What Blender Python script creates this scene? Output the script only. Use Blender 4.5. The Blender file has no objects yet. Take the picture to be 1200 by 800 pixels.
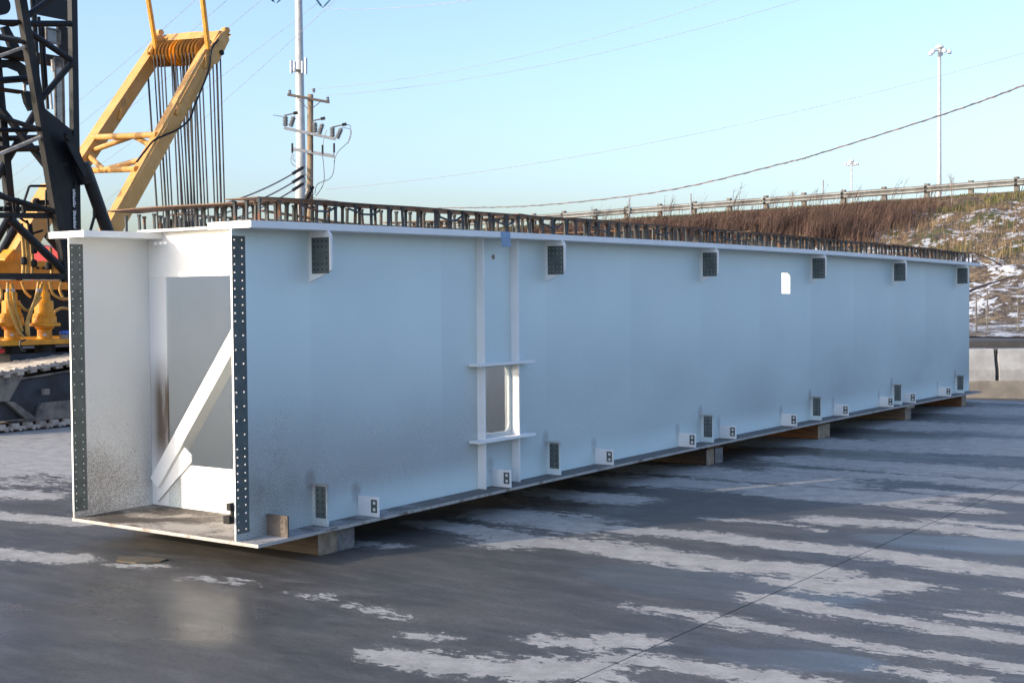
import bpy, math, random
import numpy as np
from mathutils import Vector, Matrix
random.seed(7)
rng = np.random.default_rng(7)
S = bpy.context.scene
COL = S.collection
R = math.radians

# ------------------------------------------------------------------ camera
F_PX = 1536.96                        # focal length for a picture 1200 wide
CAM = Vector((6.3124, -5.7586, 1.7128))
YAW, PITCH, ROLL = 0.6217, -0.0319, -0.0088
_f = Vector((-math.sin(YAW)*math.cos(PITCH), math.cos(YAW)*math.cos(PITCH), math.sin(PITCH)))
_r = _f.cross(Vector((0, 0, 1))).normalized()
_u = _r.cross(_f)
_r2 = _r*math.cos(ROLL) + _u*math.sin(ROLL)
_u2 = _u*math.cos(ROLL) - _r*math.sin(ROLL)
cam = bpy.data.cameras.new('camera')
cam.sensor_fit = 'HORIZONTAL'; cam.sensor_width = 36
cam.lens = F_PX/1200*36
cam.clip_start = 0.1; cam.clip_end = 3000
co = bpy.data.objects.new('camera', cam); COL.objects.link(co)
co.matrix_world = Matrix(((_r2.x, _u2.x, -_f.x, CAM.x), (_r2.y, _u2.y, -_f.y, CAM.y), (_r2.z, _u2.z, -_f.z, CAM.z), (0, 0, 0, 1)))
S.camera = co

# ------------------------------------------------------------------ light
SUN_AZ, SUN_EL = R(27), R(17.5)         # light runs along the girder, 25 degrees off its axis
w = bpy.data.worlds.new('World'); S.world = w; w.use_nodes = True
wn, wl = w.node_tree.nodes, w.node_tree.links
sky = wn.new('ShaderNodeTexSky'); sky.sky_type = 'NISHITA'; sky.sun_disc = False
sky.sun_elevation = SUN_EL; sky.sun_rotation = math.pi + SUN_AZ
sky.altitude = 0; sky.air_density = 1.0; sky.dust_density = 3.0; sky.ozone_density = 0.4
wn['Background'].inputs['Strength'].default_value = 0.15
tint = wn.new('ShaderNodeMix'); tint.data_type = 'RGBA'; tint.blend_type = 'MULTIPLY'; tint.inputs[0].default_value = 1
tint.inputs[7].default_value = (.79, .90, 1.14, 1)      # the whole sky a little clearer and bluer, evenly
wl.new(sky.outputs[0], tint.inputs[6]); wl.new(tint.outputs[2], wn['Background'].inputs['Color'])
sun = bpy.data.lights.new('sun', 'SUN'); sun.energy = 2.0; sun.angle = R(0.5); sun.color = (1.0, 0.82, 0.62)
so = bpy.data.objects.new('sun', sun); COL.objects.link(so)
sd = Vector((math.sin(SUN_AZ)*math.cos(SUN_EL), math.cos(SUN_AZ)*math.cos(SUN_EL), -math.sin(SUN_EL)))
so.rotation_euler = sd.to_track_quat('-Z', 'Y').to_euler(); so.location = (-10, -30, 20)
S.view_settings.view_transform = 'Standard'; S.view_settings.look = 'None'
S.view_settings.gamma = 1; S.view_settings.use_curve_mapping = False
S.view_settings.exposure = 1.2

# ------------------------------------------------------------------ helpers
def ray(px, py): return _f + _r2*((px-600)/F_PX) - _u2*((py-400)/F_PX)
def at(px, py, depth): return CAM + ray(px, py)*depth          # point seen at (px,py), depth metres in front of the camera
def onx(px, py, x):                                              # point seen at (px,py) on the vertical plane X = x
    v = ray(px, py); return CAM + v*((x-CAM.x)/v.x)
def ony(px, py, y):
    v = ray(px, py); return CAM + v*((y-CAM.y)/v.y)

class MB:
    def __init__(s): s.v = []; s.f = []; s.m = []
    def add(s, vs, fs, m=0):
        b = len(s.v); s.v += [tuple(v) for v in vs]
        for f in fs: s.f.append(tuple(i+b for i in f)); s.m.append(m)
        return s
    def box(s, x0, x1, y0, y1, z0, z1, m=0):
        vs = [(x0,y0,z0),(x1,y0,z0),(x1,y1,z0),(x0,y1,z0),(x0,y0,z1),(x1,y0,z1),(x1,y1,z1),(x0,y1,z1)]
        return s.add(vs, [(0,3,2,1),(4,5,6,7),(0,1,5,4),(1,2,6,5),(2,3,7,6),(3,0,4,7)], m)
    def bar(s, p0, p1, w, h=None, up=(0,0,1), m=0):
        p0, p1 = Vector(p0), Vector(p1); h = w if h is None else h
        d = (p1-p0).normalized(); up = Vector(up)
        if abs(d.dot(up)) > .98: up = Vector((1,0,0))
        a = d.cross(up).normalized(); b = a.cross(d).normalized()
        vs = []
        for p in (p0, p1):
            for sa, sb in ((-1,-1),(1,-1),(1,1),(-1,1)): vs.append(p + a*(sa*w/2) + b*(sb*h/2))
        return s.add(vs, [(0,3,2,1),(4,5,6,7),(0,1,5,4),(1,2,6,5),(2,3,7,6),(3,0,4,7)], m)
    def tube(s, pts, r, n=8, m=0, r2=None):
        pts = [Vector(p) for p in pts]; k = len(pts); vs = []
        prev = None
        for i, p in enumerate(pts):
            d = (pts[min(i+1,k-1)]-pts[max(i-1,0)]).normalized()
            if prev is None:
                a = d.cross(Vector((0,0,1)))
                if a.length < .05: a = d.cross(Vector((1,0,0)))
                a.normalize()
            else:
                a = (prev - d*prev.dot(d)).normalized()
            prev = a; b = d.cross(a)
            rr = r if r2 is None else r + (r2-r)*i/(k-1)
            for j in range(n):
                t = 2*math.pi*j/n; vs.append(p + a*(rr*math.cos(t)) + b*(rr*math.sin(t)))
        fs = []
        for i in range(k-1):
            for j in range(n): fs.append((i*n+j, i*n+(j+1)%n, (i+1)*n+(j+1)%n, (i+1)*n+j))
        fs.append(tuple(range(n))[::-1]); fs.append(tuple(range((k-1)*n, k*n)))
        return s.add(vs, fs, m)
    def lathe(s, c, prof, n=20, axis=(0,0,1), m=0):
        c = Vector(c); ax = Vector(axis).normalized()
        a = ax.cross(Vector((0,1,0)) if abs(ax.y) < .9 else Vector((1,0,0))).normalized(); b = ax.cross(a)
        vs = []; fs = []
        for r, h in prof:
            for j in range(n):
                t = 2*math.pi*j/n; vs.append(c + ax*h + a*(r*math.cos(t)) + b*(r*math.sin(t)))
        for i in range(len(prof)-1):
            for j in range(n): fs.append((i*n+j, i*n+(j+1)%n, (i+1)*n+(j+1)%n, (i+1)*n+j))
        fs.append(tuple(range(n))[::-1]); fs.append(tuple(range((len(prof)-1)*n, len(prof)*n)))
        return s.add(vs, fs, m)
    def prism(s, poly, ext, m=0, me=None):
        ext = Vector(ext); n = len(poly); vs = [Vector(p) for p in poly] + [Vector(p)+ext for p in poly]
        s.add(vs, [tuple(range(n))[::-1], tuple(range(n, 2*n))], m)
        return s.add(vs, [(i, (i+1)%n, n+(i+1)%n, n+i) for i in range(n)], m if me is None else me)
    def cell_hole(s, mp, u0, u1, v0, v1, hole, m=0, mh=None, edges=True):
        """plate cell [u0,u1]x[v0,v1] with a hole outline; mp(u,v,side) maps to space, side 0/1 = the two faces"""
        cu = sum(h[0] for h in hole)/len(hole); cv = sum(h[1] for h in hole)/len(hole)
        corners = [math.atan2(v-cv, u-cu) % (2*math.pi) for u, v in ((u1,v1),(u0,v1),(u0,v0),(u1,v0))]
        H = sorted(hole, key=lambda h: math.atan2(h[1]-cv, h[0]-cu) % (2*math.pi))
        angs = [math.atan2(h[1]-cv, h[0]-cu) % (2*math.pi) for h in H]
        for c in corners:                       # snap the nearest hole ray to each corner
            i = min(range(len(H)), key=lambda k: abs((angs[k]-c+math.pi) % (2*math.pi)-math.pi))
            angs[i] = c
        O = []
        for a in angs:
            du, dv = math.cos(a), math.sin(a); t = 1e9
            if du > 1e-9: t = min(t, (u1-cu)/du)
            if du < -1e-9: t = min(t, (u0-cu)/du)
            if dv > 1e-9: t = min(t, (v1-cv)/dv)
            if dv < -1e-9: t = min(t, (v0-cv)/dv)
            O.append((cu+du*t, cv+dv*t))
        n = len(H)
        vs = [mp(*h,0) for h in H]+[mp(*o,0) for o in O]+[mp(*h,1) for h in H]+[mp(*o,1) for o in O]
        fs = []; fh = []
        for i in range(n):
            j = (i+1) % n
            fs.append((i, n+i, n+j, j)); fs.append((2*n+i, 2*n+j, 3*n+j, 3*n+i)); fh.append((i, j, 2*n+j, 2*n+i))
        s.add(vs, fs, m); s.add(vs, fh, m if mh is None else mh)
        return s
    def build(s, name, mat, parent=None, loc=None, smooth=False):
        v = np.array(s.v, dtype=float)
        if parent is None:
            if loc is None: loc = ((v[:,0].min()+v[:,0].max())/2, (v[:,1].min()+v[:,1].max())/2, v[:,2].min())
            org = np.array(loc, float)
        else:
            org = np.array(wloc(parent)); loc = (0,0,0)
        me = bpy.data.meshes.new(name); me.from_pydata((v-org).tolist(), [], s.f)
        mats = mat if isinstance(mat, (list, tuple)) else [mat]
        for x in mats: me.materials.append(x)
        if len(mats) > 1: me.polygons.foreach_set('material_index', s.m)
        if smooth: me.polygons.foreach_set('use_smooth', [True]*len(s.f))
        me.update()
        o = bpy.data.objects.new(name, me); COL.objects.link(o)
        if parent is not None: o.parent = parent
        else: o.location = loc
        return o
def wloc(o):
    p = Vector((0,0,0))
    while o is not None: p += Vector(o.location); o = o.parent
    return p
def tag(o, label=None, cat=None, group=None, kind=None):
    if label: o['label'] = label
    if cat: o['category'] = cat
    if group: o['group'] = group
    if kind: o['kind'] = kind
    return o
def thing(name, loc, label, cat, group=None):
    o = bpy.data.objects.new(name, None); COL.objects.link(o); o.location = loc; o.empty_display_size = .2
    return tag(o, label, cat, group)
def spline(pts, n=5):
    P = [Vector(p) for p in pts]; Q = []
    for i in range(len(P)-1):
        a0, a1, a2, a3 = P[max(i-1,0)], P[i], P[i+1], P[min(i+2,len(P)-1)]
        for k in range(n):
            t = k/n; Q.append(.5*((2*a1)+(a2-a0)*t+(2*a0-5*a1+4*a2-a3)*t*t+(3*a1-a0-3*a2+a3)*t**3))
    return Q+[P[-1]]
def lerp(a, b, t): return Vector(a)*(1-t) + Vector(b)*t

# ------------------------------------------------------------------ materials
class NT:
    def __init__(s, name):
        s.mat = bpy.data.materials.new(name); s.mat.use_nodes = True
        s.n = s.mat.node_tree.nodes; s.l = s.mat.node_tree.links
        s.b = s.n['Principled BSDF']
    def link(s, a, b): s.l.new(a, b)
    def put(s, inp, v):
        if isinstance(v, bpy.types.NodeSocket): s.l.new(v, inp)
        elif v is not None: inp.default_value = v
    def math(s, op, a, b=None, c=None, clamp=False):
        n = s.n.new('ShaderNodeMath'); n.operation = op; n.use_clamp = clamp
        for i, x in enumerate((a, b, c)): s.put(n.inputs[i], x)
        return n.outputs[0]
    def pos(s):
        if not hasattr(s, '_p'): s._p = s.n.new('ShaderNodeNewGeometry').outputs['Position']
        return s._p
    def obj(s):
        if not hasattr(s, '_o'): s._o = s.n.new('ShaderNodeTexCoord').outputs['Object']
        return s._o
    def xyz(s, v):
        n = s.n.new('ShaderNodeSeparateXYZ'); s.l.new(v, n.inputs[0]); return n.outputs
    def scale(s, v, sc):
        n = s.n.new('ShaderNodeMapping'); s.l.new(v, n.inputs[0]); n.inputs['Scale'].default_value = sc; return n.outputs[0]
    def noise(s, v, sc, det=4, rough=.55, dist=0):
        n = s.n.new('ShaderNodeTexNoise'); s.l.new(v, n.inputs['Vector'])
        n.inputs['Scale'].default_value = sc; n.inputs['Detail'].default_value = det
        n.inputs['Roughness'].default_value = rough; n.inputs['Distortion'].default_value = dist
        return n.outputs['Fac']
    def smooth(s, x, a, b, lo=0, hi=1):
        n = s.n.new('ShaderNodeMapRange'); n.interpolation_type = 'SMOOTHSTEP'
        s.put(n.inputs[0], x); n.inputs[1].default_value = a; n.inputs[2].default_value = b
        n.inputs[3].default_value = lo; n.inputs[4].default_value = hi
        return n.outputs[0]
    def mix(s, f, a, b):
        n = s.n.new('ShaderNodeMix'); n.data_type = 'RGBA'
        s.put(n.inputs[0], f)
        for i, x in ((6, a), (7, b)):
            if isinstance(x, tuple): x = (*x, 1) if len(x) == 3 else x
            s.put(n.inputs[i], x)
        return n.outputs[2]
    def attr(s, name):
        n = s.n.new('ShaderNodeAttribute'); n.attribute_name = name; return n.outputs['Fac']
    def bump(s, h, strength=.2, dist=.02):
        n = s.n.new('ShaderNodeBump'); n.inputs['Strength'].default_value = strength; n.inputs['Distance'].default_value = dist
        s.l.new(h, n.inputs['Height']); s.l.new(n.outputs[0], s.b.inputs['Normal'])
    def done(s, col, rough=.5, metal=0, spec=None):
        if isinstance(col, tuple): col = (*col, 1) if len(col) == 3 else col
        s.put(s.b.inputs['Base Color'], col); s.put(s.b.inputs['Roughness'], rough); s.b.inputs['Metallic'].default_value = metal
        if spec is not None: s.b.inputs['Specular IOR Level'].default_value = spec
        return s.mat

def simple(name, c1, c2, sc=8, rough=.55, metal=0, bump=0, spec=None):
    t = NT(name); f = t.noise(t.pos(), sc, 5, .6)
    f = t.smooth(f, .35, .68)
    if bump: t.bump(t.noise(t.pos(), sc*4, 3), bump, .01)
    return t.done(t.mix(f, c1, c2), rough, metal, spec)

def painted(name, inner=False):
    """shop-primed white steel: dust clouds low down, mud spatter near the open end"""
    t = NT(name); p = t.pos(); x, y, z = t.xyz(p)
    base = t.mix(t.smooth(t.noise(p, 1.3, 4), .3, .7), (.70,.70,.69) if inner else (.68,.80,.80), (.75,.75,.74) if inner else (.72,.835,.825))  # outer web tinted cyan: its sky-lit shade mixed into the white; inner stays neutral
    # panel tone steps: shading of weld-bowed plates put into the base colour
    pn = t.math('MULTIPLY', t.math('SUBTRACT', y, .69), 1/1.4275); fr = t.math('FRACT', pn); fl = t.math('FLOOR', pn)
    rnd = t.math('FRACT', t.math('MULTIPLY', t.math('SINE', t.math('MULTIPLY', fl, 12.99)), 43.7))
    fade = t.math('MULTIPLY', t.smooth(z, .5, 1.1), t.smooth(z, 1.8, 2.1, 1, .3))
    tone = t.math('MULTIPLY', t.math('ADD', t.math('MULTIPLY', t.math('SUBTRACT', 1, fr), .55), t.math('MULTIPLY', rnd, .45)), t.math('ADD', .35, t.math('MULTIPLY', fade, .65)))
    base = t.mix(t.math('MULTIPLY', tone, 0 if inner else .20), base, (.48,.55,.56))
    # dust clouds
    cl = t.noise(t.scale(p, (1, .5, .9)), 1.25, 2, .45)
    band = t.math('MULTIPLY', t.smooth(z, .20, .50), t.smooth(z, .45, 1.75, 1, 0))
    edge = t.smooth(z, .18, .26, 1, 0)
    dust = t.math('MULTIPLY', t.math('MULTIPLY', t.smooth(cl, .20, .80, .58, 1.0), band), .64 if not inner else .25)
    grain = t.noise(p, 130, 2, .6)
    dust = t.math('MULTIPLY', dust, t.smooth(grain, .25, .6, .55, 1.1), clamp=True)
    if not inner:
        dust = t.math('ADD', dust, t.math('MULTIPLY', t.math('MULTIPLY', t.smooth(y, .2, 3.2, 1, 0), t.smooth(z, .25, 1.7, 1, 0)), .30))
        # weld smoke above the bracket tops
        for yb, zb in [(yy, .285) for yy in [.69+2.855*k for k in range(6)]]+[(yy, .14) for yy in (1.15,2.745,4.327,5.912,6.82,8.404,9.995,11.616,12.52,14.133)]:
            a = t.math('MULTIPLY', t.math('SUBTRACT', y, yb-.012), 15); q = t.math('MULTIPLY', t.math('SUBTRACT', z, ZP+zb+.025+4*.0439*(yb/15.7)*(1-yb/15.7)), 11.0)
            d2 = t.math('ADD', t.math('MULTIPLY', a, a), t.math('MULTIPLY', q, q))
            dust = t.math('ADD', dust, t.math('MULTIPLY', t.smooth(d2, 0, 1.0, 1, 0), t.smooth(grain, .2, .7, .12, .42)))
        seam = t.math('MULTIPLY', t.smooth(t.math('ABSOLUTE', t.math('SUBTRACT', fr, .5)), .492, .4985), .22)
        base = t.mix(seam, base, (.80,.85,.86))
        run = t.math('MULTIPLY', t.smooth(t.noise(t.scale(p, (1, 9, .45)), 2.2, 4, .65), .60, .78), t.smooth(z, 1.2, 2.1))
        dust = t.math('ADD', dust, t.math('MULTIPLY', run, .10), None, True)
    c = t.mix(dust, base, (.30,.29,.275))
    # mud spatter
    near = t.smooth(y, .2, 1.5, 1, 0); low = t.smooth(z, .3, 1.9, 1, 0)
    amt = t.math('MULTIPLY', near, low)
    big = t.noise(p, 2.2, 3)
    amt = t.math('MULTIPLY', amt, t.smooth(big, .25, .6, .75, 1.05))
    sp = t.noise(p, 190, 2, .75)
    thr = t.math('SUBTRACT', .80, t.math('MULTIPLY', amt, .37))
    m = t.smooth(t.math('SUBTRACT', sp, thr), 0, .09)
    m = t.math('MULTIPLY', m, .80)
    c = t.mix(m, c, (.16,.125,.095))
    t.bump(t.noise(p, 9, 3), .03, .01)
    return t.done(c, t.smooth(dust, 0, .6, .42, .7), spec=.45)

ZP = .18                                         # top of the girder's bottom plate at its ends
M = {}
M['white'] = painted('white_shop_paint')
M['white_inner'] = painted('white_inner_paint', True)
M['primer'] = simple('grey_zinc_primer', (.072,.090,.088), (.105,.125,.12), 14, .6)
M['white_clean'] = simple('white_clean_paint', (.80,.80,.785), (.86,.86,.85), 3, .45)
def floor_mat():
    t = NT('muddy_floor_plate'); p = t.pos()
    n = t.noise(t.scale(p, (1, 1.6, 1)), 2.4, 5, .65, .4); g = t.noise(p, 60, 3, .7)
    f = t.math('ADD', n, t.math('MULTIPLY', t.math('SUBTRACT', g, .5), .35))
    x, y, z = t.xyz(p)
    wear = t.math('MULTIPLY', t.smooth(x, -1.3, -.5), t.smooth(x, -.05, .0, 1, 0))
    f = t.math('ADD', f, t.math('MULTIPLY', wear, .16))
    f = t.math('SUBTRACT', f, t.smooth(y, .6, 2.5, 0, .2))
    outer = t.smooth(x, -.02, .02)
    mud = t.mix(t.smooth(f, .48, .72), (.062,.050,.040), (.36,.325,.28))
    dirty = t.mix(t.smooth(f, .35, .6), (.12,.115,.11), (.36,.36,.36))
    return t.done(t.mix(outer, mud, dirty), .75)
M['floor'] = floor_mat()
def edge_mat():
    t = NT('chipped_plate_edge'); p = t.pos(); g = t.noise(p, 6, 7, .75)
    return t.done(t.mix(t.smooth(g, .48, .66), (.42,.395,.36), (.15,.12,.095)), .7)
M['edge'] = edge_mat()
M['rust_steel'] = simple('rusty_strap_steel', (.17,.088,.045), (.085,.055,.038), 9, .75)
def stud_mat():
    t = NT('stud_steel'); p = t.pos()
    f = t.smooth(t.noise(p, 11, 3), .54, .68)
    return t.done(t.mix(f, (.055,.066,.072), (.17,.075,.033)), .6, .1)
M['stud'] = stud_mat()
def timber(name, a, b):
    t = NT(name); o = t.obj()
    g = t.noise(t.scale(o, (1.2, 14, 14)), 3, 5, .65, .6)
    return t.done(t.mix(t.smooth(g, .35, .65), a, b), .8)
M['timber_pale'] = timber('pale_timber', (.17,.125,.085), (.10,.07,.048))
M['timber_dark'] = timber('dark_timber', (.055,.040,.031), (.030,.023,.019))
M['timber_orange'] = timber('orange_timber', (.22,.10,.042), (.12,.055,.025))
M['timber_end'] = simple('sawn_timber_end', (.33,.255,.18), (.20,.145,.095), 18, .8)
M['timber_end_grey'] = simple('grey_timber_end', (.22,.20,.19), (.13,.115,.11), 18, .8)
M['rusty_bracket'] = simple('rusty_bracket_steel', (.15,.125,.105), (.085,.07,.058), 14, .85)
M['tape'] = simple('blue_tape', (.24,.37,.54), (.28,.40,.56), 20, .6)
M['black'] = simple('black_crane_paint', (.006,.008,.011), (.011,.012,.014), 6, .45, spec=.25)
M['black_dusty'] = simple('dusty_black_paint', (.007,.0075,.009), (.026,.024,.022), 2.2, .6, spec=.25)
M['yellow'] = simple('yellow_crane_paint', (.44,.235,.055), (.52,.29,.085), 5, .45)
M['yellow_deep'] = simple('deep_yellow_paint', (.66,.275,.003), (.50,.19,.003), 9, .4)
M['hose'] = simple('yellow_hose_sleeve', (.50,.30,.07), (.36,.19,.04), 15, .6)
M['rope'] = simple('steel_wire_rope', (.03,.029,.03), (.06,.052,.048), 40, .5, .3)
M['shoe'] = simple('muddy_track_shoe', (.44,.40,.35), (.24,.21,.18), 7, .85, bump=.4)
M['track_mud'] = simple('muddy_track_frame', (.20,.18,.155), (.055,.055,.056), 3.2, .8, bump=.3)
M['track_blue'] = simple('dark_blue_track_frame', (.010,.013,.018), (.025,.035,.05), 3, .6)
M['red'] = simple('red_machine_paint', (.60,.045,.045), (.52,.04,.04), 4, .5)
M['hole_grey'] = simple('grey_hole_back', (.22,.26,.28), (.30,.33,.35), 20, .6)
M['arm_grey'] = simple('grey_fibre_arm', (.20,.22,.25), (.27,.29,.32), 5, .6)
M['sheave'] = simple('worn_sheave_yellow', (.36,.16,.012), (.20,.085,.012), 9, .5)
M['steel'] = simple('galvanised_steel', (.30,.315,.33), (.38,.39,.40), 12, .45, .35)
M['steel_white'] = simple('pale_galvanised_pole', (.42,.435,.44), (.50,.51,.51), 1.5, .5, .1)
def wood_pole_mat():
    t = NT('weathered_pole_wood'); g = t.noise(t.scale(t.pos(), (9, 9, .5)), 2, 5, .65)
    return t.done(t.mix(t.smooth(g, .35, .65), (.29,.215,.135), (.17,.125,.085)), .85)
M['pole_wood'] = wood_pole_mat()
M['crossarm'] = simple('grey_crossarm_wood', (.11,.095,.085), (.065,.058,.052), 6, .8)
M['ceramic'] = simple('grey_insulator', (.17,.19,.21), (.23,.25,.27), 8, .3)
M['wire'] = simple('overhead_wire', (.10,.12,.14), (.16,.17,.19), 2, .5)
M['far_wire'] = simple('far_aluminium_wire', (.25,.28,.31), (.29,.32,.35), .3, .6)
M['cable'] = simple('twisted_cable_black', (.08,.08,.085), (.20,.14,.13), 3, .5)
M['vinsul'] = simple('blue_grey_insulator', (.06,.16,.22), (.08,.19,.26), 2, .4)
M['barrier'] = simple('pale_precast_concrete', (.38,.385,.385), (.29,.29,.285), 3, .85, bump=.25)
M['barrier_low'] = simple('stained_block_concrete', (.25,.225,.19), (.17,.155,.135), 3.5, .9, bump=.25)
M['rail'] = simple('weathered_guardrail', (.22,.23,.235), (.15,.152,.152), 1.6, .55, .25)
M['post'] = simple('grey_guardrail_post', (.15,.14,.13), (.085,.08,.075), 4, .75)
M['tape_white'] = simple('white_lettering', (.62,.64,.66), (.66,.68,.70), 4, .5)
M['paper'] = simple('pale_label', (.5,.5,.48), (.58,.58,.56), 9, .6)
M['blue_cap'] = simple('blue_plastic_cap', (.04,.12,.50), (.05,.14,.55), 9, .4)
M['bowl'] = simple('grey_filter_bowl', (.14,.14,.14), (.24,.22,.20), 20, .3)
M['glass_lamp'] = simple('pale_lamp_housing', (.55,.58,.62), (.66,.68,.70), 6, .35)
M['debris'] = simple('weathered_chip', (.075,.075,.06), (.11,.075,.04), 9, .8)
M['stalk'] = simple('dry_brown_stalk', (.105,.060,.044), (.052,.031,.025), .8, .85)
M['stalk_tan'] = simple('dry_tan_grass', (.23,.165,.085), (.14,.10,.05), 1.2, .85)
M['moss'] = simple('green_ground_plants', (.065,.085,.018), (.11,.105,.028), 1.4, .85)
M['twig'] = simple('pale_bare_twig', (.24,.20,.17), (.17,.13,.11), 3, .85)

def worn(name, c1, c2, grime, sc, rough):
    t = NT(name); p = t.pos()
    c = t.mix(t.smooth(t.noise(p, sc, 5, .6), .35, .68), c1, c2)
    c = t.mix(t.smooth(t.noise(t.scale(p, (3, 3, .9)), 4, 6, .72), .55, .72, 0, .55), c, grime)
    c = t.mix(t.smooth(t.noise(p, 34, 4, .75), .64, .69, 0, .8), c, (grime[0]*.5, grime[1]*.45, grime[2]*.4))
    return t.done(c, t.smooth(t.noise(p, 7, 3), .3, .7, rough-.08, rough+.2))
M['yellow'] = worn('worn_yellow_crane_paint', (.52,.275,.07), (.57,.32,.10), (.20,.115,.05), 5, .45)
M['yellow_deep'] = worn('greasy_yellow_paint', (.68,.28,.003), (.55,.21,.003), (.10,.045,.012), 9, .38)
# concrete yard: wet, with dry patches left where the sweep dried it
def yard_mat():
    t = NT('wet_concrete'); p = t.pos()
    sp = t.scale(p, (.42, 1.5, 1))
    n1 = t.noise(sp, 2.6, 6, .62, .3)
    n2 = t.noise(t.scale(p, (.85, 1.5, 1)), 9, 7, .74, .2)
    a = t.attr('dry')
    n4 = t.noise(t.scale(p, (.9, 1.3, 1)), 30, 4, .7)
    f = t.math('ADD', t.math('ADD', a, t.math('MULTIPLY', t.math('SUBTRACT', n4, .5), .9)), t.math('MULTIPLY', t.math('SUBTRACT', n1, .5), 1.5))
    f = t.math('ADD', f, t.math('MULTIPLY', t.math('SUBTRACT', n2, .5), 2.3))
    dry = t.smooth(f, .50, .54)
    halo = t.smooth(f, .05, .5)
    fine = t.noise(p, 38, 4, .7); mid = t.noise(t.scale(p, (.6, 1, 1)), 1.3, 5, .6)
    streak = t.noise(t.scale(p, (.35, 3.2, 1)), 3, 4, .6)
    wet = t.mix(t.smooth(mid, .3, .7), (.044,.0435,.039), (.082,.079,.071))
    wet = t.mix(t.math('MULTIPLY', t.smooth(streak, .42, .72), .5), wet, (.11,.107,.102))
    wet = t.mix(t.smooth(t.noise(t.scale(p, (.6, 1.3, 1)), 4.5, 6, .72), .45, .68, 0, .5), wet, (.125,.122,.118))
    wet = t.mix(t.smooth(t.noise(t.scale(p, (.7, 1.2, 1)), 17, 5, .75), .66, .72, 0, .7), wet, (.19,.185,.175))
    wet = t.mix(t.smooth(t.noise(t.scale(p, (.5, 1, 1)), 2.1, 5, .7), .5, .64, 0, .6), wet, (.040,.038,.036))
    wet = t.mix(t.math('MULTIPLY', halo, .25), wet, (.15,.147,.142))
    wet = t.mix(t.smooth(fine, .46, .70, 0, .55), wet, (.030,.030,.031))
    wet = t.mix(t.smooth(t.noise(p, 110, 3, .8), .50, .70, 0, .6), wet, (.15,.148,.142))
    wet = t.mix(t.smooth(t.noise(p, 85, 3, .8), .52, .70, 0, .6), wet, (.022,.022,.022))
    dr = t.mix(t.smooth(t.noise(p, 6, 5, .65), .3, .7), (.265,.26,.242), (.365,.356,.332))
    dr = t.mix(t.smooth(fine, .48, .75, 0, .55), dr, (.17,.167,.162))
    c = t.mix(dry, wet, dr)
    pud = t.smooth(t.math('ADD', t.attr('puddle'), t.math('MULTIPLY', t.math('SUBTRACT', n1, .5), .9)), .25, .62)
    pud = t.math('MULTIPLY', pud, t.math('SUBTRACT', 1, dry))
    rw = t.smooth(mid, .3, .7, .46, .64)
    r = t.math('SUBTRACT', rw, t.math('MULTIPLY', pud, .24))
    r = t.math('ADD', t.math('MULTIPLY', dry, .85), t.math('MULTIPLY', t.math('SUBTRACT', 1, dry), r))
    h = t.math('ADD', t.math('MULTIPLY', t.noise(p, 90, 3, .6), .4), t.math('MULTIPLY', streak, .6))
    t.bump(h, .34, .006)
    return t.done(c, r, spec=.38)
M['yard'] = yard_mat()
M['earth'] = simple('bare_earth', (.14,.115,.09), (.20,.17,.13), .3, .9)

def bank_mat():
    t = NT('snowy_bank'); p = t.pos(); x, y, z = t.xyz(p)
    n1 = t.noise(p, .55, 6, .65); n2 = t.noise(p, 3.2, 6, .7); n3 = t.math('ADD', t.math('MULTIPLY', t.noise(t.scale(p, (.8, .6, 1.0)), 1.1, 4, .6, .3), .45), t.math('MULTIPLY', t.noise(t.scale(p, (.9, .6, 1.2)), 4.6, 6, .68, .6), .55))
    c = t.mix(t.smooth(n2, .35, .68), (.050,.036,.028), (.15,.108,.065))
    c = t.mix(t.math('MULTIPLY', t.smooth(n1, .48, .62), t.smooth(z, 2.0, 3.4)), c, t.mix(t.smooth(n2, .4, .6), (.040,.054,.010), (.095,.10,.022)))
    c = t.mix(t.math('MULTIPLY', t.smooth(n1, .60, .40), t.smooth(n2, .45, .6)), c, (.25,.18,.095))
    top = t.smooth(z, 4.7, 6.0, 0, .13)
    bare = t.math('MULTIPLY', t.smooth(x, -16, -13, 1, 0), .03)
    s = t.math('SUBTRACT', n3, t.math('ADD', top, bare))
    s = t.math('ADD', s, t.math('MULTIPLY', t.math('SUBTRACT', t.noise(p, 13, 4, .7), .5), .16))
    s = t.math('ADD', s, t.smooth(z, 1.0, 3.2, .012, 0))
    snow = t.smooth(s, .522, .545)
    c = t.mix(snow, c, (.56,.585,.62))
    t.bump(t.math('ADD', n2, t.math('MULTIPLY', snow, .3)), .7, .25)
    return t.done(c, .85)
M['bank'] = bank_mat()
M['asphalt'] = simple('old_asphalt', (.045,.045,.047), (.065,.064,.063), 2, .85)

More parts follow.
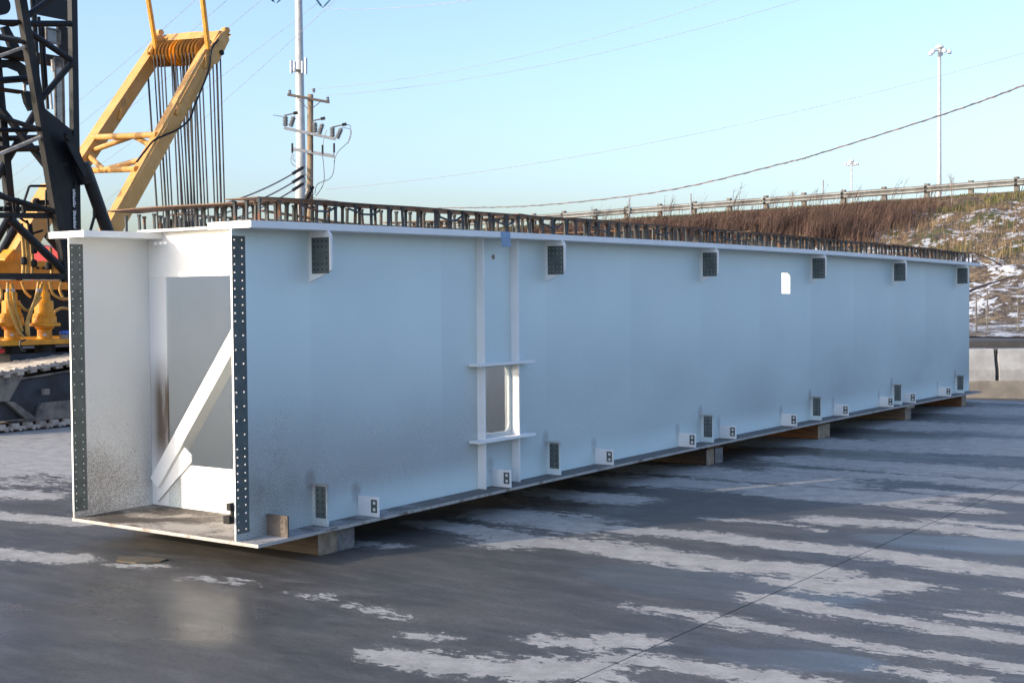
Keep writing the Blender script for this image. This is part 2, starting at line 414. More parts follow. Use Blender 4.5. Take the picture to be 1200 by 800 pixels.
# ------------------------------------------------------------------ ground
DRY = [([(0.93,1.73),(1.42,1.97),(1.99,1.86),(2.60,1.83),(3.05,1.96)],0.264),([(1.35,2.61),(2.12,2.69),(2.77,2.66),(3.15,2.69),(3.66,2.61),(4.16,2.62)],0.211),
([(3.20,1.59),(3.40,1.61),(3.65,1.85)],0.235),([(3.20,1.10),(3.71,1.01),(4.18,0.99),(4.64,0.99)],0.147),([(3.18,0.50),(3.70,0.46),(4.15,0.43),(4.77,0.46)],0.112),
([(2.68,-0.35),(2.90,-0.29),(3.00,-0.10)],0.112),([(2.26,-1.01),(2.62,-0.91),(2.79,-0.86),(3.04,-0.67)],0.211),([(3.13,-0.36),(3.61,-0.33),(4.06,-0.32)],0.140),
([(2.62,0.47),(2.83,0.52),(3.06,0.53)],0.079),([(2.50,3.80),(3.18,3.92),(3.92,3.89)],0.227),([(1.41,4.78),(2.24,4.84),(3.21,4.88)],0.191),
([(-0.08,4.87),(1.10,5.08),(2.47,5.21)],0.382),([(4.26,0.10),(4.57,0.11)],0.096),([(4.21,1.30),(4.52,1.37)],0.116),([(0.25,2.69),(0.89,2.54)],0.377),
([(-0.10,2.04),(0.46,1.95),(1.13,1.86),(2.00,1.80)],0.196),([(-0.26,3.78),(0.52,3.87)],0.289),([(-1.79,-0.52),(-1.48,-0.46),(-1.24,-0.34)],0.192),
([(-0.75,-0.33),(-0.56,-0.24)],0.086),([(-0.10,-0.35),(0.28,-0.27)],0.050),([(1.37,-0.35),(1.70,-0.37)],0.058),([(0.92,-0.29),(0.99,-0.25)],0.067),
([(2.06,-0.63),(2.15,-0.57)],0.034),([(0.08,1.10),(0.35,1.16)],0.096),([(-7.72,3.12),(-5.87,3.01)],1.820),([(-4.47,1.14),(-3.96,1.27)],0.279),
([(-3.37,0.43),(-2.48,0.56)],0.170),([(-9.38,4.30),(-8.93,5.22)],1.803),([(-0.27,5.78),(0.68,5.77),(1.58,5.70)],0.435),([(-0.54,8.73),(0.67,8.91),(2.50,9.22)],0.641),
([(0.89,7.15),(2.03,7.21),(3.01,7.22)],0.477),([(-0.48,11.29),(0.88,11.39),(1.89,11.60)],0.706),([(-0.70,13.90),(1.21,14.29)],0.761),([(-0.56,16.36),(0.72,16.22)],0.549),
([(3.15,4.21),(3.53,4.23),(3.77,4.25)],0.116),([(4.29,2.01),(4.38,2.02)],0.069),([(2.54,5.67),(3.41,5.64)],0.197),([(1.70,3.38),(2.10,3.45),(2.54,3.38)],0.077),
([(1.50,9.41),(2.33,9.91)],0.559),([(1.07,6.30),(2.27,6.48),(3.22,6.40)],0.303)]
PUD = [([(3.34,3.33),(3.94,3.48)],0.268),([(1.05,9.57),(1.70,9.74)],0.577),([(-0.05,7.48),(0.90,8.06)],0.651),([(0.30,-0.62),(0.79,-0.93)],0.469),
([(-0.33,2.99),(0.28,3.12)],0.463),([(2.45,1.21),(3.07,1.33)],0.365),([(3.62,-0.07),(3.98,0.09)],0.151),([(0.2,-1.5),(0.5,-1.2)],0.4)]
def blobs(X, Y, lst, off, ks=1.0):
    out = np.full(X.shape, off)
    for pts, hw in lst:
        best = np.full(X.shape, 1e9)
        for (x0,y0),(x1,y1) in zip(pts[:-1], pts[1:]):
            dx, dy = x1-x0, y1-y0; L2 = dx*dx+dy*dy+1e-9
            t = np.clip(((X-x0)*dx+(Y-y0)*dy)/L2, 0, 1)
            best = np.minimum(best, np.hypot((X-x0-t*dx)*.7, Y-y0-t*dy))
        h_ = hw*ks; out = np.maximum(out, .5 + .62*(h_-best)/max(h_, .15))
    return np.maximum(out, off)
gm = MB(); gm.add([(-900,-900,-.50),(900,-900,-.50),(900,900,-.50),(-900,900,-.50)], [(0,1,2,3)])
ground = gm.build('ground', M['earth'], loc=(0,0,-.50)); tag(ground, kind='structure')
def axis(lo, hi, f0, f1, step):
    a = [x for x in np.arange(lo, f0, 1.5)] + list(np.arange(max(lo,f0), min(hi,f1), step)) + [x for x in np.arange(max(f1,lo), hi, 1.5)]
    a = sorted(set(round(float(q),4) for q in a if lo <= q < hi)); a.append(hi)
    return np.array(a)
def slab(x0, x1, y0, y1, name='concrete_slab'):
    xs = axis(x0, x1, -10, 5.6, .075); ys = axis(y0, y1, -2.6, 18, .06)
    X, Y = np.meshgrid(xs, ys); nx, ny = len(xs), len(ys)
    d = blobs(X, Y, DRY, -.40, .80)
    # general damp/dry drift: far strip and left yard are drier
    d += .12*np.clip((Y-4)/8, 0, 1)
    pd = blobs(X, Y, PUD, -.3)
    V = np.stack([X.ravel(), Y.ravel(), np.zeros(X.size)], 1)
    i = np.arange(nx*ny).reshape(ny, nx)
    q = np.stack([i[:-1,:-1].ravel(), i[:-1,1:].ravel(), i[1:,1:].ravel(), i[1:,:-1].ravel()], 1)
    # skirt: the slab's own edge, 9 cm deep
    rim = np.concatenate([i[0,:], i[1:,-1], i[-1,-2::-1], i[-2:0:-1,0]])
    k = len(rim); low = V[rim].copy(); low[:,2] = -.15
    V2 = np.concatenate([V, low]); b = nx*ny; j = np.arange(k); jn = (j+1) % k
    sk = np.stack([rim[jn], rim[j], b+j, b+jn], 1)
    Q = np.concatenate([q, sk])
    me = bpy.data.meshes.new(name)
    yy = V2[:,1]; V2[:,2] += .50 - .066*np.clip(yy-15.9, 0, 4.6)
    me.vertices.add(len(V2)); me.vertices.foreach_set('co', V2.ravel())
    me.loops.add(Q.size); me.loops.foreach_set('vertex_index', Q.ravel().astype(np.int32))
    me.polygons.add(len(Q)); me.polygons.foreach_set('loop_start', np.arange(0, Q.size, 4, dtype=np.int32))
    me.polygons.foreach_set('use_smooth', np.zeros(len(Q), dtype=bool))
    me.update(calc_edges=True); me.validate()
    for nm, arr in (('dry', d), ('puddle', pd)):
        a = me.attributes.new(nm, 'FLOAT', 'POINT'); a.data.foreach_set('value', np.concatenate([arr.ravel(), np.full(k, -.4)]).astype(np.float32))
    me.materials.append(M['yard'])
    o = bpy.data.objects.new(name, me); COL.objects.link(o); o.parent = ground
    return o
JX = 3.135
slab(-40, JX-.004, -14, 30); slab(JX+.004, 9.0, -14, 30); slab(9.016, 30, -14, 30)

jf = MB(); jf.add([(JX-.004,-14,-.005),(JX+.004,-14,-.005),(JX+.004,15.9,-.005),(JX-.004,15.9,-.005)], [(0,1,2,3)])
jf.build('joint_filler', M['black_dusty'], ground)
# ------------------------------------------------------------------ the girder
HW, L, WD = 2.0, 15.70, 1.676
CB = .0439
def cam_(y): return 4*CB*(y/L)*(1-y/L)
TW = .016                                        # web thickness
DY = [.69 + 2.855*k for k in range(6)]
girder = thing('steel_box_girder', (-.75, 7.85, 0), 'long white painted steel bridge girder lying on timber blocks in the yard', 'bridge girder')
bulge = [DY[0]-1.4275] + [.69+1.4275*k for k in range(12)]
def bow(y):
    k = math.floor((y-.69)/1.4275); s_ = (y-.69)/1.4275-k
    amp = .014*min(1, max(0, (abs(y-2.80)-.26)/.5), max(0, (abs(y-8.55)-.18)/.5))*(1 + .6*math.sin(k*2.3))*(1 if y > .69 else .4)
    return -amp*(1-(2*s_-1)**2)
def plate_z(y): return ZP+cam_(y)

# bottom flange
ys = sorted(set([0, .25] + list(np.linspace(0, L, 33))))
b = MB()
for y0, y1 in zip(ys[:-1], ys[1:]):
    x0, x1 = -1.705, .20; t = .022
    vs = [(x0,y0,plate_z(y0)-t),(x1,y0,plate_z(y0)-t),(x1,y1,plate_z(y1)-t),(x0,y1,plate_z(y1)-t),
          (x0,y0,plate_z(y0)),(x1,y0,plate_z(y0)),(x1,y1,plate_z(y1)),(x0,y1,plate_z(y1))]
    b.add(vs, [(4,5,6,7)], 0); b.add(vs, [(0,3,2,1),(1,2,6,5),(3,0,4,7)], 1)
    if y0 == 0: b.add(vs, [(0,1,5,4)], 1)
    if y1 == ys[-1]: b.add(vs, [(2,3,7,6)], 1)
b.build('bottom_flange', [M['floor'], M['edge']], girder)

# top flanges
def top_flange(x0, x1):
    b = MB(); t = .046
    for y0, y1 in zip(ys[:-1], ys[1:]):
        a0, a1 = ZP+HW+cam_(y0), ZP+HW+cam_(y1)
        vs = [(x0,y0,a0),(x1,y0,a0),(x1,y1,a1),(x0,y1,a1),(x0,y0,a0+t),(x1,y0,a0+t),(x1,y1,a1+t),(x0,y1,a1+t)]
        b.add(vs, [(4,5,6,7),(0,3,2,1),(1,2,6,5),(3,0,4,7)])
        if y0 == 0: b.add(vs, [(0,1,5,4)])
        if y1 == ys[-1]: b.add(vs, [(2,3,7,6)])
    return b.build('top_flange', M['white_clean'], girder)
top_flange(-.222, .178); top_flange(-1.912, -1.507)

# webs -------------------------------------------------------------
ROWS = [.07+.052*k for k in range(11)] + [.59+.0911*k for k in range(1,9)] + [1.41+.052*k for k in range(11)]
def octo(cu, cv, r, n=8, ph=.3927): return [(cu+r*math.cos(ph+2*math.pi*k/n), cv+r*math.sin(ph+2*math.pi*k/n)) for k in range(n)]
def rrect(u0, u1, v0, v1, r, k=5):
    P = []
    for cx, cy, a0 in ((u1-r,v1-r,0),(u0+r,v1-r,90),(u0+r,v0+r,180),(u1-r,v0+r,270)):
        for j in range(k+1):
            a = R(a0+90*j/k); P.append((cx+r*math.cos(a), cy+r*math.sin(a)))
    Q = []                                       # extra points along the straight sides
    for i in range(len(P)):
        p, q = P[i], P[(i+1) % len(P)]
        Q.append(p)
        d = math.hypot(q[0]-p[0], q[1]-p[1])
        if d > .08:
            for j in range(1, 4): Q.append((p[0]+(q[0]-p[0])*j/4, p[1]+(q[1]-p[1])*j/4))
    return Q
def web(xo, xi, flip, holes, name_mat):
    """xo outer face X, xi inner face X"""
    def mp(u, v, s_):
        wv = math.sin(math.pi*min(1, max(0, v/HW)))
        return ((xo if s_ == 0 else xi) + (bow(u)*wv if u > .12 else 0), u, ZP+cam_(u)+v)
    b = MB()
    ub = [.115, .3] + list(np.arange(.69, L, 1.4275/6)) + [L]
    for hspec in holes: ub += [hspec[0], hspec[1]]
    ub = sorted(set(round(float(q),4) for q in ub))
    ub = [q for i, q in enumerate(ub) if i == 0 or q-ub[i-1] > 1e-4]
    for u0, u1 in zip(ub[:-1], ub[1:]):
        vb = [0, .3, .7, 1.0, 1.3, 1.7, HW]
        hs = [h for h in holes if h[0] <= u0+1e-4 and u1 <= h[1]+1e-4]
        if hs:
            h = hs[0]; vb = [0, h[2], h[3], HW]
        for v0, v1 in zip(vb[:-1], vb[1:]):
            if hs and abs(v0-hs[0][2]) < 1e-6: continue
            vs = [mp(u0,v0,0),mp(u1,v0,0),mp(u1,v1,0),mp(u0,v1,0),mp(u0,v0,1),mp(u1,v0,1),mp(u1,v1,1),mp(u0,v1,1)]
            b.add(vs, [(0,1,2,3),(4,7,6,5)])
    for h in holes: b.cell_hole(mp, h[0], h[1], h[2], h[3], h[4])
    # far end cap, and the plain bits above and below the splice strip
    vs = [mp(L,0,0),mp(L,HW,0),mp(L,HW,1),mp(L,0,1)]; b.add(vs, [(0,1,2,3)])
    b.box(min(xo,xi), max(xo,xi), 0, .115, ZP, ZP+.045); b.box(min(xo,xi), max(xo,xi), 0, .115, ZP+HW-.045, ZP+HW)
    o = b.build('web', M[name_mat], girder)
    # splice strip with bolt holes
    s_ = MB(); vb = [.045] + [(a+c)/2 for a, c in zip(ROWS[:-1], ROWS[1:])] + [1.955]
    for (u0,u1,uc) in ((0,.054,.022),(.054,.1149,.087)):
        for v0, v1, vc in zip(vb[:-1], vb[1:], ROWS):
            s_.cell_hole(lambda u,v,q: (xo if q == 0 else xi, u, ZP+v), u0, u1, v0, v1, octo(uc, vc, .0070 if xo == 0 else .0050), 0, 1)
    s_.add([(xo,0,ZP+.045),(xi,0,ZP+.045),(xi,0,ZP+1.955),(xo,0,ZP+1.955)], [(0,1,2,3)], 1)
    s_.build('splice_strip', [M['primer'], M['white_clean']], girder)
    return o
WIN = (2.578, 3.024, .40, .975, rrect(2.665, 3.0, .428, .957, .055))
HOLE = (2.75, 2.85, 1.80, 1.90, octo(2.80, 1.851, .021, 12, 0.1309))
SLOT = (8.40, 8.70, 1.50, 1.80, [(8.425,1.53),(8.50,1.53),(8.58,1.53),(8.665,1.53),(8.665,1.60),(8.665,1.68),(8.665,1.735),(8.63,1.77),(8.55,1.77),(8.48,1.77),(8.425,1.77),(8.425,1.70),(8.425,1.62)])
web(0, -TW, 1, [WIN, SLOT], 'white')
web(-WD-TW, -WD, 1, [], 'white_inner')

# diaphragm frames inside
def diaphragm(y, full):
    t = .014; z0 = plate_z(y); zt = z0+HW
    side = .195 if full else .42
    b = MB()
    b.box(-WD+.002, -TW-.002, y, y+t, zt-.285, zt-.002)
    b.build('diaphragm_top_beam', M['white_clean'], girder)
    b = MB(); b.box(-WD+side, -TW-.002, y, y+t, z0+.002, z0+.325); b.build('diaphragm_bottom_beam', M['white_clean'], girder)
    b = MB(); b.box(-WD+.002, -WD+.195, y+.003, y+t+.003, z0+.002, zt-.287)
    b.build('diaphragm_side_plate', M['stain'] if full else M['white_clean'], girder)
    if not full:
        b = MB(); b.box(-TW-side, -TW-.002, y, y+t, z0+.327, zt-.287); b.build('diaphragm_side_plate', M['white_clean'], girder)
    b = MB(); b.box(-1.504, -.225, y, y+t, zt-.0015, zt+.0475); b.build('cross_plate_web', M['white_clean'], girder)
    # cross plate on top, carrying studs
    b = MB(); b.box(-WD-.01, -.224, y-.085, y+.10, zt+.048, zt+.066); b.build('cross_plate', M['white_clean'], girder)
def stain_mat():
    t = NT('stained_side_plate'); p = t.pos(); x, y, z = t.xyz(p)
    g = t.noise(t.scale(p, (14, 14, 2)), 1, 4, .6); sp = t.noise(p, 150, 3, .75)
    low = t.math('MULTIPLY', t.smooth(z, .30, .75), t.smooth(z, 1.0, 1.4, 1, 0))
    f = t.math('MULTIPLY', low, t.smooth(t.math('ADD', t.math('MULTIPLY', g, .6), t.math('MULTIPLY', sp, .4)), .18, .52))
    f = t.math('MULTIPLY', f, t.smooth(x, -1.66, -1.57, .5, 1))
    return t.done(t.mix(f, (.78,.78,.77), (.13,.095,.068)), .6)
M['stain'] = stain_mat()
for k, y in enumerate(DY): diaphragm(y, k == 0)
# corner stain plate of the first frame, lower left
b = MB(); b.box(-WD+.197, -WD+.33, .687, .6985, plate_z(.69)+.002, plate_z(.69)+.325); 
o = b.build('corner_plate', M['stain2'] if 'stain2' in M else M['white'], girder)
# diagonal brace (angle) and gusset of the first frame
d = Vector((.63, 0, .777)); p0 = Vector((-1.60, .655, .36)); p1 = p0+d*2.0
n = Vector((-d.z, 0, d.x)).normalized()
b = MB(); b.bar(p0+n*.0, p1, .012, .11, up=n); b.bar(p0+Vector((0,.05,0))-n*.05, p1+Vector((0,.05,0))-n*.05, .10, .012, up=n)
b.build('diagonal_brace', M['white_clean'], girder)
gp = [(ony(184,566,.674)), ony(216,524,.674), ony(224,533,.674), ony(224,541,.674), ony(184,588,.674)]
b = MB(); b.prism(gp, (0,.012,0)); b.build('gusset_plate', M['white_clean'], girder)
b = MB()
for x in (-1.52,-1.46,-1.41): b.box(x-.010, x+.010, .62, .64, 2.142, 2.162)
b.build('lug', M['white_clean'], girder)['kind'] = 'stuff'

# outside brackets -------------------------------------------------
def perf(mpf, u0, u1, v0, v1, holes, r, mat, thick=.004):
    """thin primed patch with bolt holes; grid cells by unique hole coordinates"""
    us = sorted(set(h[0] for h in holes)); vs_ = sorted(set(h[1] for h in holes))
    ub = [u0]+[(a+c)/2 for a, c in zip(us[:-1], us[1:])]+[u1]; vb = [v0]+[(a+c)/2 for a, c in zip(vs_[:-1], vs_[1:])]+[v1]
    b = MB()
    for i, u in enumerate(us):
        for j, v in enumerate(vs_):
            if (u, v) in holes: b.cell_hole(mpf, ub[i], ub[i+1], vb[j], vb[j+1], octo(u, v, r))
            else:
                P = [(ub[i],vb[j]),(ub[i+1],vb[j]),(ub[i+1],vb[j+1]),(ub[i],vb[j+1])]
                b.add([mpf(*q,0) for q in P]+[mpf(*q,1) for q in P], [(0,1,2,3),(7,6,5,4)])
    for q0, q1 in (((u0,v0),(u1,v0)),((u1,v0),(u1,v1)),((u1,v1),(u0,v1)),((u0,v1),(u0,v0))):
        b.add([mpf(*q0,0),mpf(*q1,0),mpf(*q1,1),mpf(*q0,1)], [(0,1,2,3)])
    return b
TB = .018
HOLE_DARK = M['black']
for k, y in enumerate(DY):
    z0 = plate_z(y); zt = z0+HW-.002
    # haunch bracket under the flange
    b = MB(); b.prism([(.001,y,zt),(.178,y,zt),(.205,y,zt-.03),(.205,y,zt-.262),(.16,y,zt-.285),(.001,y,zt-.345)], (0,TB,0))
    br = b.build('upper_bracket', M['white_clean'], girder)
    us = [.052,.089,.130,.170]; vs_ = [zt-.068-.0385*q for q in range(6)]
    hs = [(u,v) for u in us for v in vs_ if not (u in us[1:3] and v in vs_[2:4])]
    o = perf(lambda u,v,q: (u, y-.004 if q == 0 else y+.0005, v), .032, .19, vs_[-1]-.026, vs_[0]+.024, hs, .0070, M['primer']).build('bolt_plate', M['primer'], br)
    bh = MB()
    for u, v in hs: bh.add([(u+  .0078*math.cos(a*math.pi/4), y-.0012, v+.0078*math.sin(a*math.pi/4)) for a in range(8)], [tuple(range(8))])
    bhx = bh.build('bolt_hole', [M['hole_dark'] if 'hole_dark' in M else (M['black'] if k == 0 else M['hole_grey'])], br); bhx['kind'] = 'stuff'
    # foot bracket
    b = MB(); b.prism([(.001,y,z0+.001),(.14,y,z0+.001),(.14,y,z0+.287),(.001,y,z0+.287)], (0,TB,0))
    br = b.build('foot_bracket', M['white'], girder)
    us = [.058,.105]; vs_ = [z0+.083+.041*q for q in range(5)]
    hs = [(u,v) for u in us for v in vs_]
    perf(lambda u,v,q: (u, y-.004 if q == 0 else y+.0005, v), .036, .128, z0+.055, z0+.272, hs, .0070, M['primer']).build('bolt_plate', M['primer'], br)
    bh = MB()
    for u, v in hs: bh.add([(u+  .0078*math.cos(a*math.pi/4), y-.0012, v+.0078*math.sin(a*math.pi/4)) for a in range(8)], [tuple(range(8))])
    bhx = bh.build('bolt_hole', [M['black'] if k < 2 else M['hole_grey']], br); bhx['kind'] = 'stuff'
for k, y in enumerate([.265,1.15,2.745,4.327,5.912,6.82,8.404,9.995,11.616,12.52,14.133]):
    z0 = plate_z(y); m = M['rusty_bracket'] if k == 0 else M['white_clean']
    b = MB(); b.prism([(.001,y,z0+.001),(.193,y,z0+.001),(.193,y,z0+.140),(.001,y,z0+.140)], (0,.014,0))
    br = b.build('slotted_bracket', m, girder)
    if k == 0: br['label'] = 'rusty brown slotted bracket nearest the open end'
    mpf = lambda u,v,q: (u, y-.004 if q == 0 else y+.0005, v)
    b = MB()
    for v0, v1, vc in ((z0+.03,z0+.074,z0+.052),(z0+.074,z0+.122,z0+.098)):
        b.cell_hole(mpf, .128, .182, v0, v1, rrect(.143,.169,vc-.011,vc+.011,.005,2))
    for q0, q1 in (((.128,z0+.03),(.182,z0+.03)),((.182,z0+.03),(.182,z0+.122)),((.182,z0+.122),(.128,z0+.122)),((.128,z0+.122),(.128,z0+.03))):
        b.add([mpf(*q0,0),mpf(*q1,0),mpf(*q1,1),mpf(*q0,1)], [(0,1,2,3)])
    b.build('slot_plate', M['primer'] if k else M['rusty_bracket'], br)
# stiffeners and shelves round the access window
for y in (2.566, 3.036):
    b = MB(); z0 = plate_z(y)
    b.box(.001, .077, y, y+.013, z0+.002, z0+HW-.002); b.build('vertical_stiffener', M['white_clean'], girder)
for v in (.981, .372):
    b = MB(); z0 = plate_z(2.8)+v
    b.box(.002, .105, 2.455, 2.5655, z0, z0+.022); b.box(.002, .105, 2.5795, 3.0355, z0, z0+.022); b.box(.002, .105, 3.0495, 3.235, z0, z0+.022)
    b.box(.0775, .105, 2.5655, 2.5795, z0, z0+.022); b.box(.0775, .105, 3.0355, 3.0495, z0, z0+.022)
    b.build('window_shelf', M['white_clean'], girder)
# bolt hole high on the web: a short bushing
b = MB(); b.lathe((.0005,2.80,plate_z(2.8)+1.853), [(.021,0),(.021,.002)], 14, axis=(1,0,0)); b.build('vent_plug', M['timber_end'], girder)
# clamps at the foot of the near splice strip
b = MB(); b.box(-.055,-.019,-.03,.03,ZP+.20,ZP+.245); b.box(-.075,-.019,-.04,.04,ZP+.115,ZP+.165); b.box(-.04,-.02,-.012,.012,ZP+.165,ZP+.20)
b.build('edge_clamp', M['black_dusty'], girder)

# studs and straps on the flanges -----------------------------------
SH = .142
def stud_mesh():
    b = MB(); b.lathe((0,0,0), [(.0115,0),(.0115,SH-.016),(.017,SH-.016),(.017,SH)], 6)
    me = bpy.data.meshes.new('stud'); me.from_pydata(b.v, [], b.f); me.materials.append(M['stud']); return me
sm = stud_mesh()
rest = MB(); cnt = 0
def stud(x, y, z, part):
    global cnt
    a, c = random.gauss(0, .03), random.gauss(0, .03)
    if part and cnt < 260:
        o = bpy.data.objects.new('stud', sm); COL.objects.link(o); o.parent = girder
        o.location = Vector((x,y,z))-Vector(girder.location); o.rotation_euler = (a, c, random.random()); cnt += 1
    else:
        rest.tube([(x,y,z),(x+c*SH,y+a*SH,z+SH-.016)], .0115, 6); rest.tube([(x+c*SH,y+a*SH,z+SH-.016),(x+c*SH,y+a*SH,z+SH)], .017, 6)
zt0 = ZP+HW+.046
y = .12; j = 0
while y < L-.1:
    for xi, x in enumerate((.125, -.02, -.165)):
        stud(x+random.gauss(0,.006), y+random.gauss(0,.012)+xi*.03, zt0+cam_(y), True if xi < 2 else False)
    for x in (-1.56, -1.71, -1.86):
        if y > .5: stud(x+random.gauss(0,.006), y+random.gauss(0,.012), zt0+cam_(y), False)
    y += .178
for yd in DY:
    x = -1.45
    while x < -.26:
        stud(x, yd+random.gauss(0,.006), ZP+HW+cam_(yd)+.066, False); x += .105
        if random.random() < .6: stud(x+.03, yd+.05, ZP+HW+cam_(yd)+.066, False)
ro = rest.build('stud_row', M['stud'], girder); ro['kind'] = 'stuff'
def strap(pts, wdt, th=.007, axis=(1,0,0)):
    b = MB(); ax = Vector(axis); vs = []
    for p in pts:
        p = Vector(p)
        vs += [p-ax*wdt/2, p+ax*wdt/2, p+ax*wdt/2+Vector((0,0,th)), p-ax*wdt/2+Vector((0,0,th))]
    fs = [(0,1,2,3)]
    for i in range(len(pts)-1):
        a, c = 4*i, 4*i+4
        for q in range(4): fs.append((a+q, c+q, c+(q+1)%4, a+(q+1)%4))
    k = 4*(len(pts)-1); fs.append((k+3,k+2,k+1,k))
    b.add(vs, fs); return b.build('steel_strap', M['rust_steel'], girder)
def wav(y, ph): return .010*math.sin(y*1.7+ph)+.006*math.sin(y*4.3+ph*2)
for x, wd, ph, ya, yb in ((-.02,.31,0,.1,3.1),(-.02,.30,1.3,3.0,7.4),(-.02,.31,2.,7.3,11.8),(-.02,.30,4.,11.7,L-.35),(-1.71,.12,1.,1.0,6.2),(-1.71,.13,2.4,6.1,11.),(-1.71,.12,3.,10.9,L-.3)):
    strap([(x+.014*math.sin(yy*.8+ph), yy, zt0+SH+cam_(yy)+.002+max(0,.6*wav(yy,ph))+(.008 if ya > .1 and yy < ya+.15 else 0)) for yy in np.arange(ya, yb, .22)], wd)
# the strap's free end droops past the far end
strap([(.10,15.2,zt0+SH+.02),(.13,15.5,zt0+SH+.012),(.20,15.75,zt0+SH-.03),(.30,15.95,zt0+SH-.10),(.40,16.1,zt0+SH-.19)], .02, .012)
for k, yd in enumerate(DY):
    xs = np.arange(-1.98 if k == 0 else -1.75, (-.12 if k == 0 else -.1), .12)
    strap([(x, yd+.02*math.sin(x*2+k), ZP+HW+cam_(yd)+.066+SH+.006+.006*math.sin(x*3+k)) for x in xs], (.30 if k == 0 else .20), .008, (0,1,0))
strap([(-1.0,1.2,zt0+SH+.03),(-.7,1.7,zt0+.09),(-.45,2.3,zt0+.05),(-.3,2.9,zt0+.02)], .08, .008)
# loose bent tie bars above the right-hand row
b = MB()
for yy in (.5,.95,1.9,2.6,3.3,4.1,5.2,6.6,8.0):
    b.tube([(.13,yy,zt0+SH-.02),(.16,yy+.12,zt0+SH-.055),(.13,yy+.25,zt0+SH-.05),(.10,yy+.36,zt0+SH-.012)], .008, 6)
tb = b.build('tie_wire', M['stud'], girder); tb['kind'] = 'stuff'

# painter's tape on the flange edge
tp = MB(); y0, y1 = 2.662, 2.79; zf = ZP+HW+cam_(2.75)
tp.box(.1785, .1805, y0, y1, zf+.001, zf+.048); tp.prism([(.1788,y0,zf+.001),(.1788,y1,zf+.001),(.168,y1+.025,zf-.07),(.166,y0+.03,zf-.074)], (.0018,0,0))
tag(tp.build('tape_strip', M['tape']), 'strip of blue tape hanging from the top flange edge above the window', 'tape')

# ------------------------------------------------------------------ timbers under the girder
def timber_thing(x0, x1, y0, y1, z0, z1, mat, endm, label, name='timber_block'):
    b = MB(); c = .006
    prof = [(y0+c,z0),(y1-c,z0),(y1,z0+c),(y1,z1-c),(y1-c,z1),(y0+c,z1),(y0,z1-c),(y0,z0+c)]
    n = len(prof); vs = [(x0,a,z) for a, z in prof]+[(x1,a,z) for a, z in prof]
    b.add(vs, [(i,(i+1)%n,n+(i+1)%n,n+i) for i in range(n)], 0)
    b.add(vs, [tuple(range(n))[::-1], tuple(range(n,2*n))], 1)
    return tag(b.build(name, [mat, endm]), label, 'timber', 'timbers under the girder')
bz = lambda y: plate_z(y)-.0225
timber_thing(-1.8, .125, .615, .80, 0, bz(.69), M['timber_dark'], M['timber_end'], 'pale ended timber nearest the open end of the girder, beside a dark timber')
timber_thing(-1.75, .115, .802, .985, 0, bz(.69), M['timber_dark'], M['timber_end_grey'], 'dark ended timber pressed behind the pale one near the open end')
timber_thing(-1.8, .13, 6.27, 6.44, 0, .158, M['timber_dark'], M['timber_end'], 'pale ended timber under the middle of the girder, thin board on top')
timber_thing(-1.8, .14, 6.442, 6.62, 0, .158, M['timber_dark'], M['timber_end_grey'], 'grey ended timber under the middle of the girder, behind the pale one')
timber_thing(-1.7, .12, 6.33, 6.58, .1585, bz(6.4), M['timber_orange'], M['timber_orange'], 'thin reddish packing board on the middle timbers under the girder', 'packing_board')
timber_thing(-1.8, .13, 9.18, 9.36, 0, .165, M['timber_orange'], M['timber_end'], 'orange sided timber under the girder, third support from the open end')
timber_thing(-1.8, .125, 9.362, 9.56, 0, .165, M['timber_orange'], M['timber_end'], 'pale timber touching the back of the orange sided one, third support')
timber_thing(-1.7, .10, 9.22, 9.52, .1655, bz(9.4), M['timber_pale'], M['timber_end'], 'packing board on the orange sided timbers at the third support', 'packing_board')
timber_thing(-1.8, .19, 12.10, 12.28, 0, .155, M['timber_pale'], M['timber_end'], 'grey brown timber under the girder, fourth support from the open end')
timber_thing(-1.8, .18, 12.282, 12.38, 0, .155, M['timber_dark'], M['timber_end_grey'], 'narrow dark timber behind the grey brown one, fourth support')
timber_thing(-1.7, .22, 12.08, 12.40, .1555, bz(12.25), M['timber_pale'], M['timber_end'], 'pale packing board sticking out over the fourth timber support', 'packing_board')
timber_thing(-1.8, .17, 14.74, 14.96, 0, bz(14.85), M['timber_orange'], M['timber_end'], 'last timber under the far end of the girder near the concrete barriers')

# chip lying on the wet concrete
c0 = MB(); pts = [(-.98,-.17),(-.86,-.27),(-.70,-.24),(-.60,-.12),(-.62,-.04),(-.80,-.06)]
c0.prism([(x,y,.002) for x, y in pts], (0,0,.008)); tag(c0.build('wood_chip', M['debris']), 'flat greenish chip lying on wet concrete below the open girder end', 'debris')

# ------------------------------------------------------------------ the crane at the left
crane = thing('crawler_crane', (-10.6, 5.6, 0), 'black and yellow crawler crane with muddy tracks standing left of the girder', 'crane')
XN, XF = -10.0, -12.0
# track: loop of shoes
TX0, TX1 = -10.25, -9.3
path = [(3.35,.10)]
def trackpath():
    P = []
    for y in np.arange(4.0, 9.0, .05): P.append((y, .055))                    # bottom, going away
    for a in np.linspace(-90, 90, 24): P.append((9.0+.62*math.cos(R(a)), .675+.62*math.sin(R(a))))
    for t in np.linspace(0, 1, 100)[1:]: P.append((9.0-5.0*t, 1.295-(1.295-.72)*t + .02*math.sin(t*9)))
    for a in np.linspace(98, 270, 24)[1:]: P.append((4.0+.335*math.cos(R(a)), .39+.335*math.sin(R(a))))
    return P
P = trackpath(); acc = [0]
for a, c in zip(P[:-1], P[1:]): acc.append(acc[-1]+math.hypot(c[0]-a[0], c[1]-a[1]))
pitch = .205; N = int(acc[-1]/pitch)
track = bpy.data.objects.new('crawler_track', None); COL.objects.link(track); track.parent = crane; track.location = Vector((-9.8,6.5,0))-Vector(crane.location)
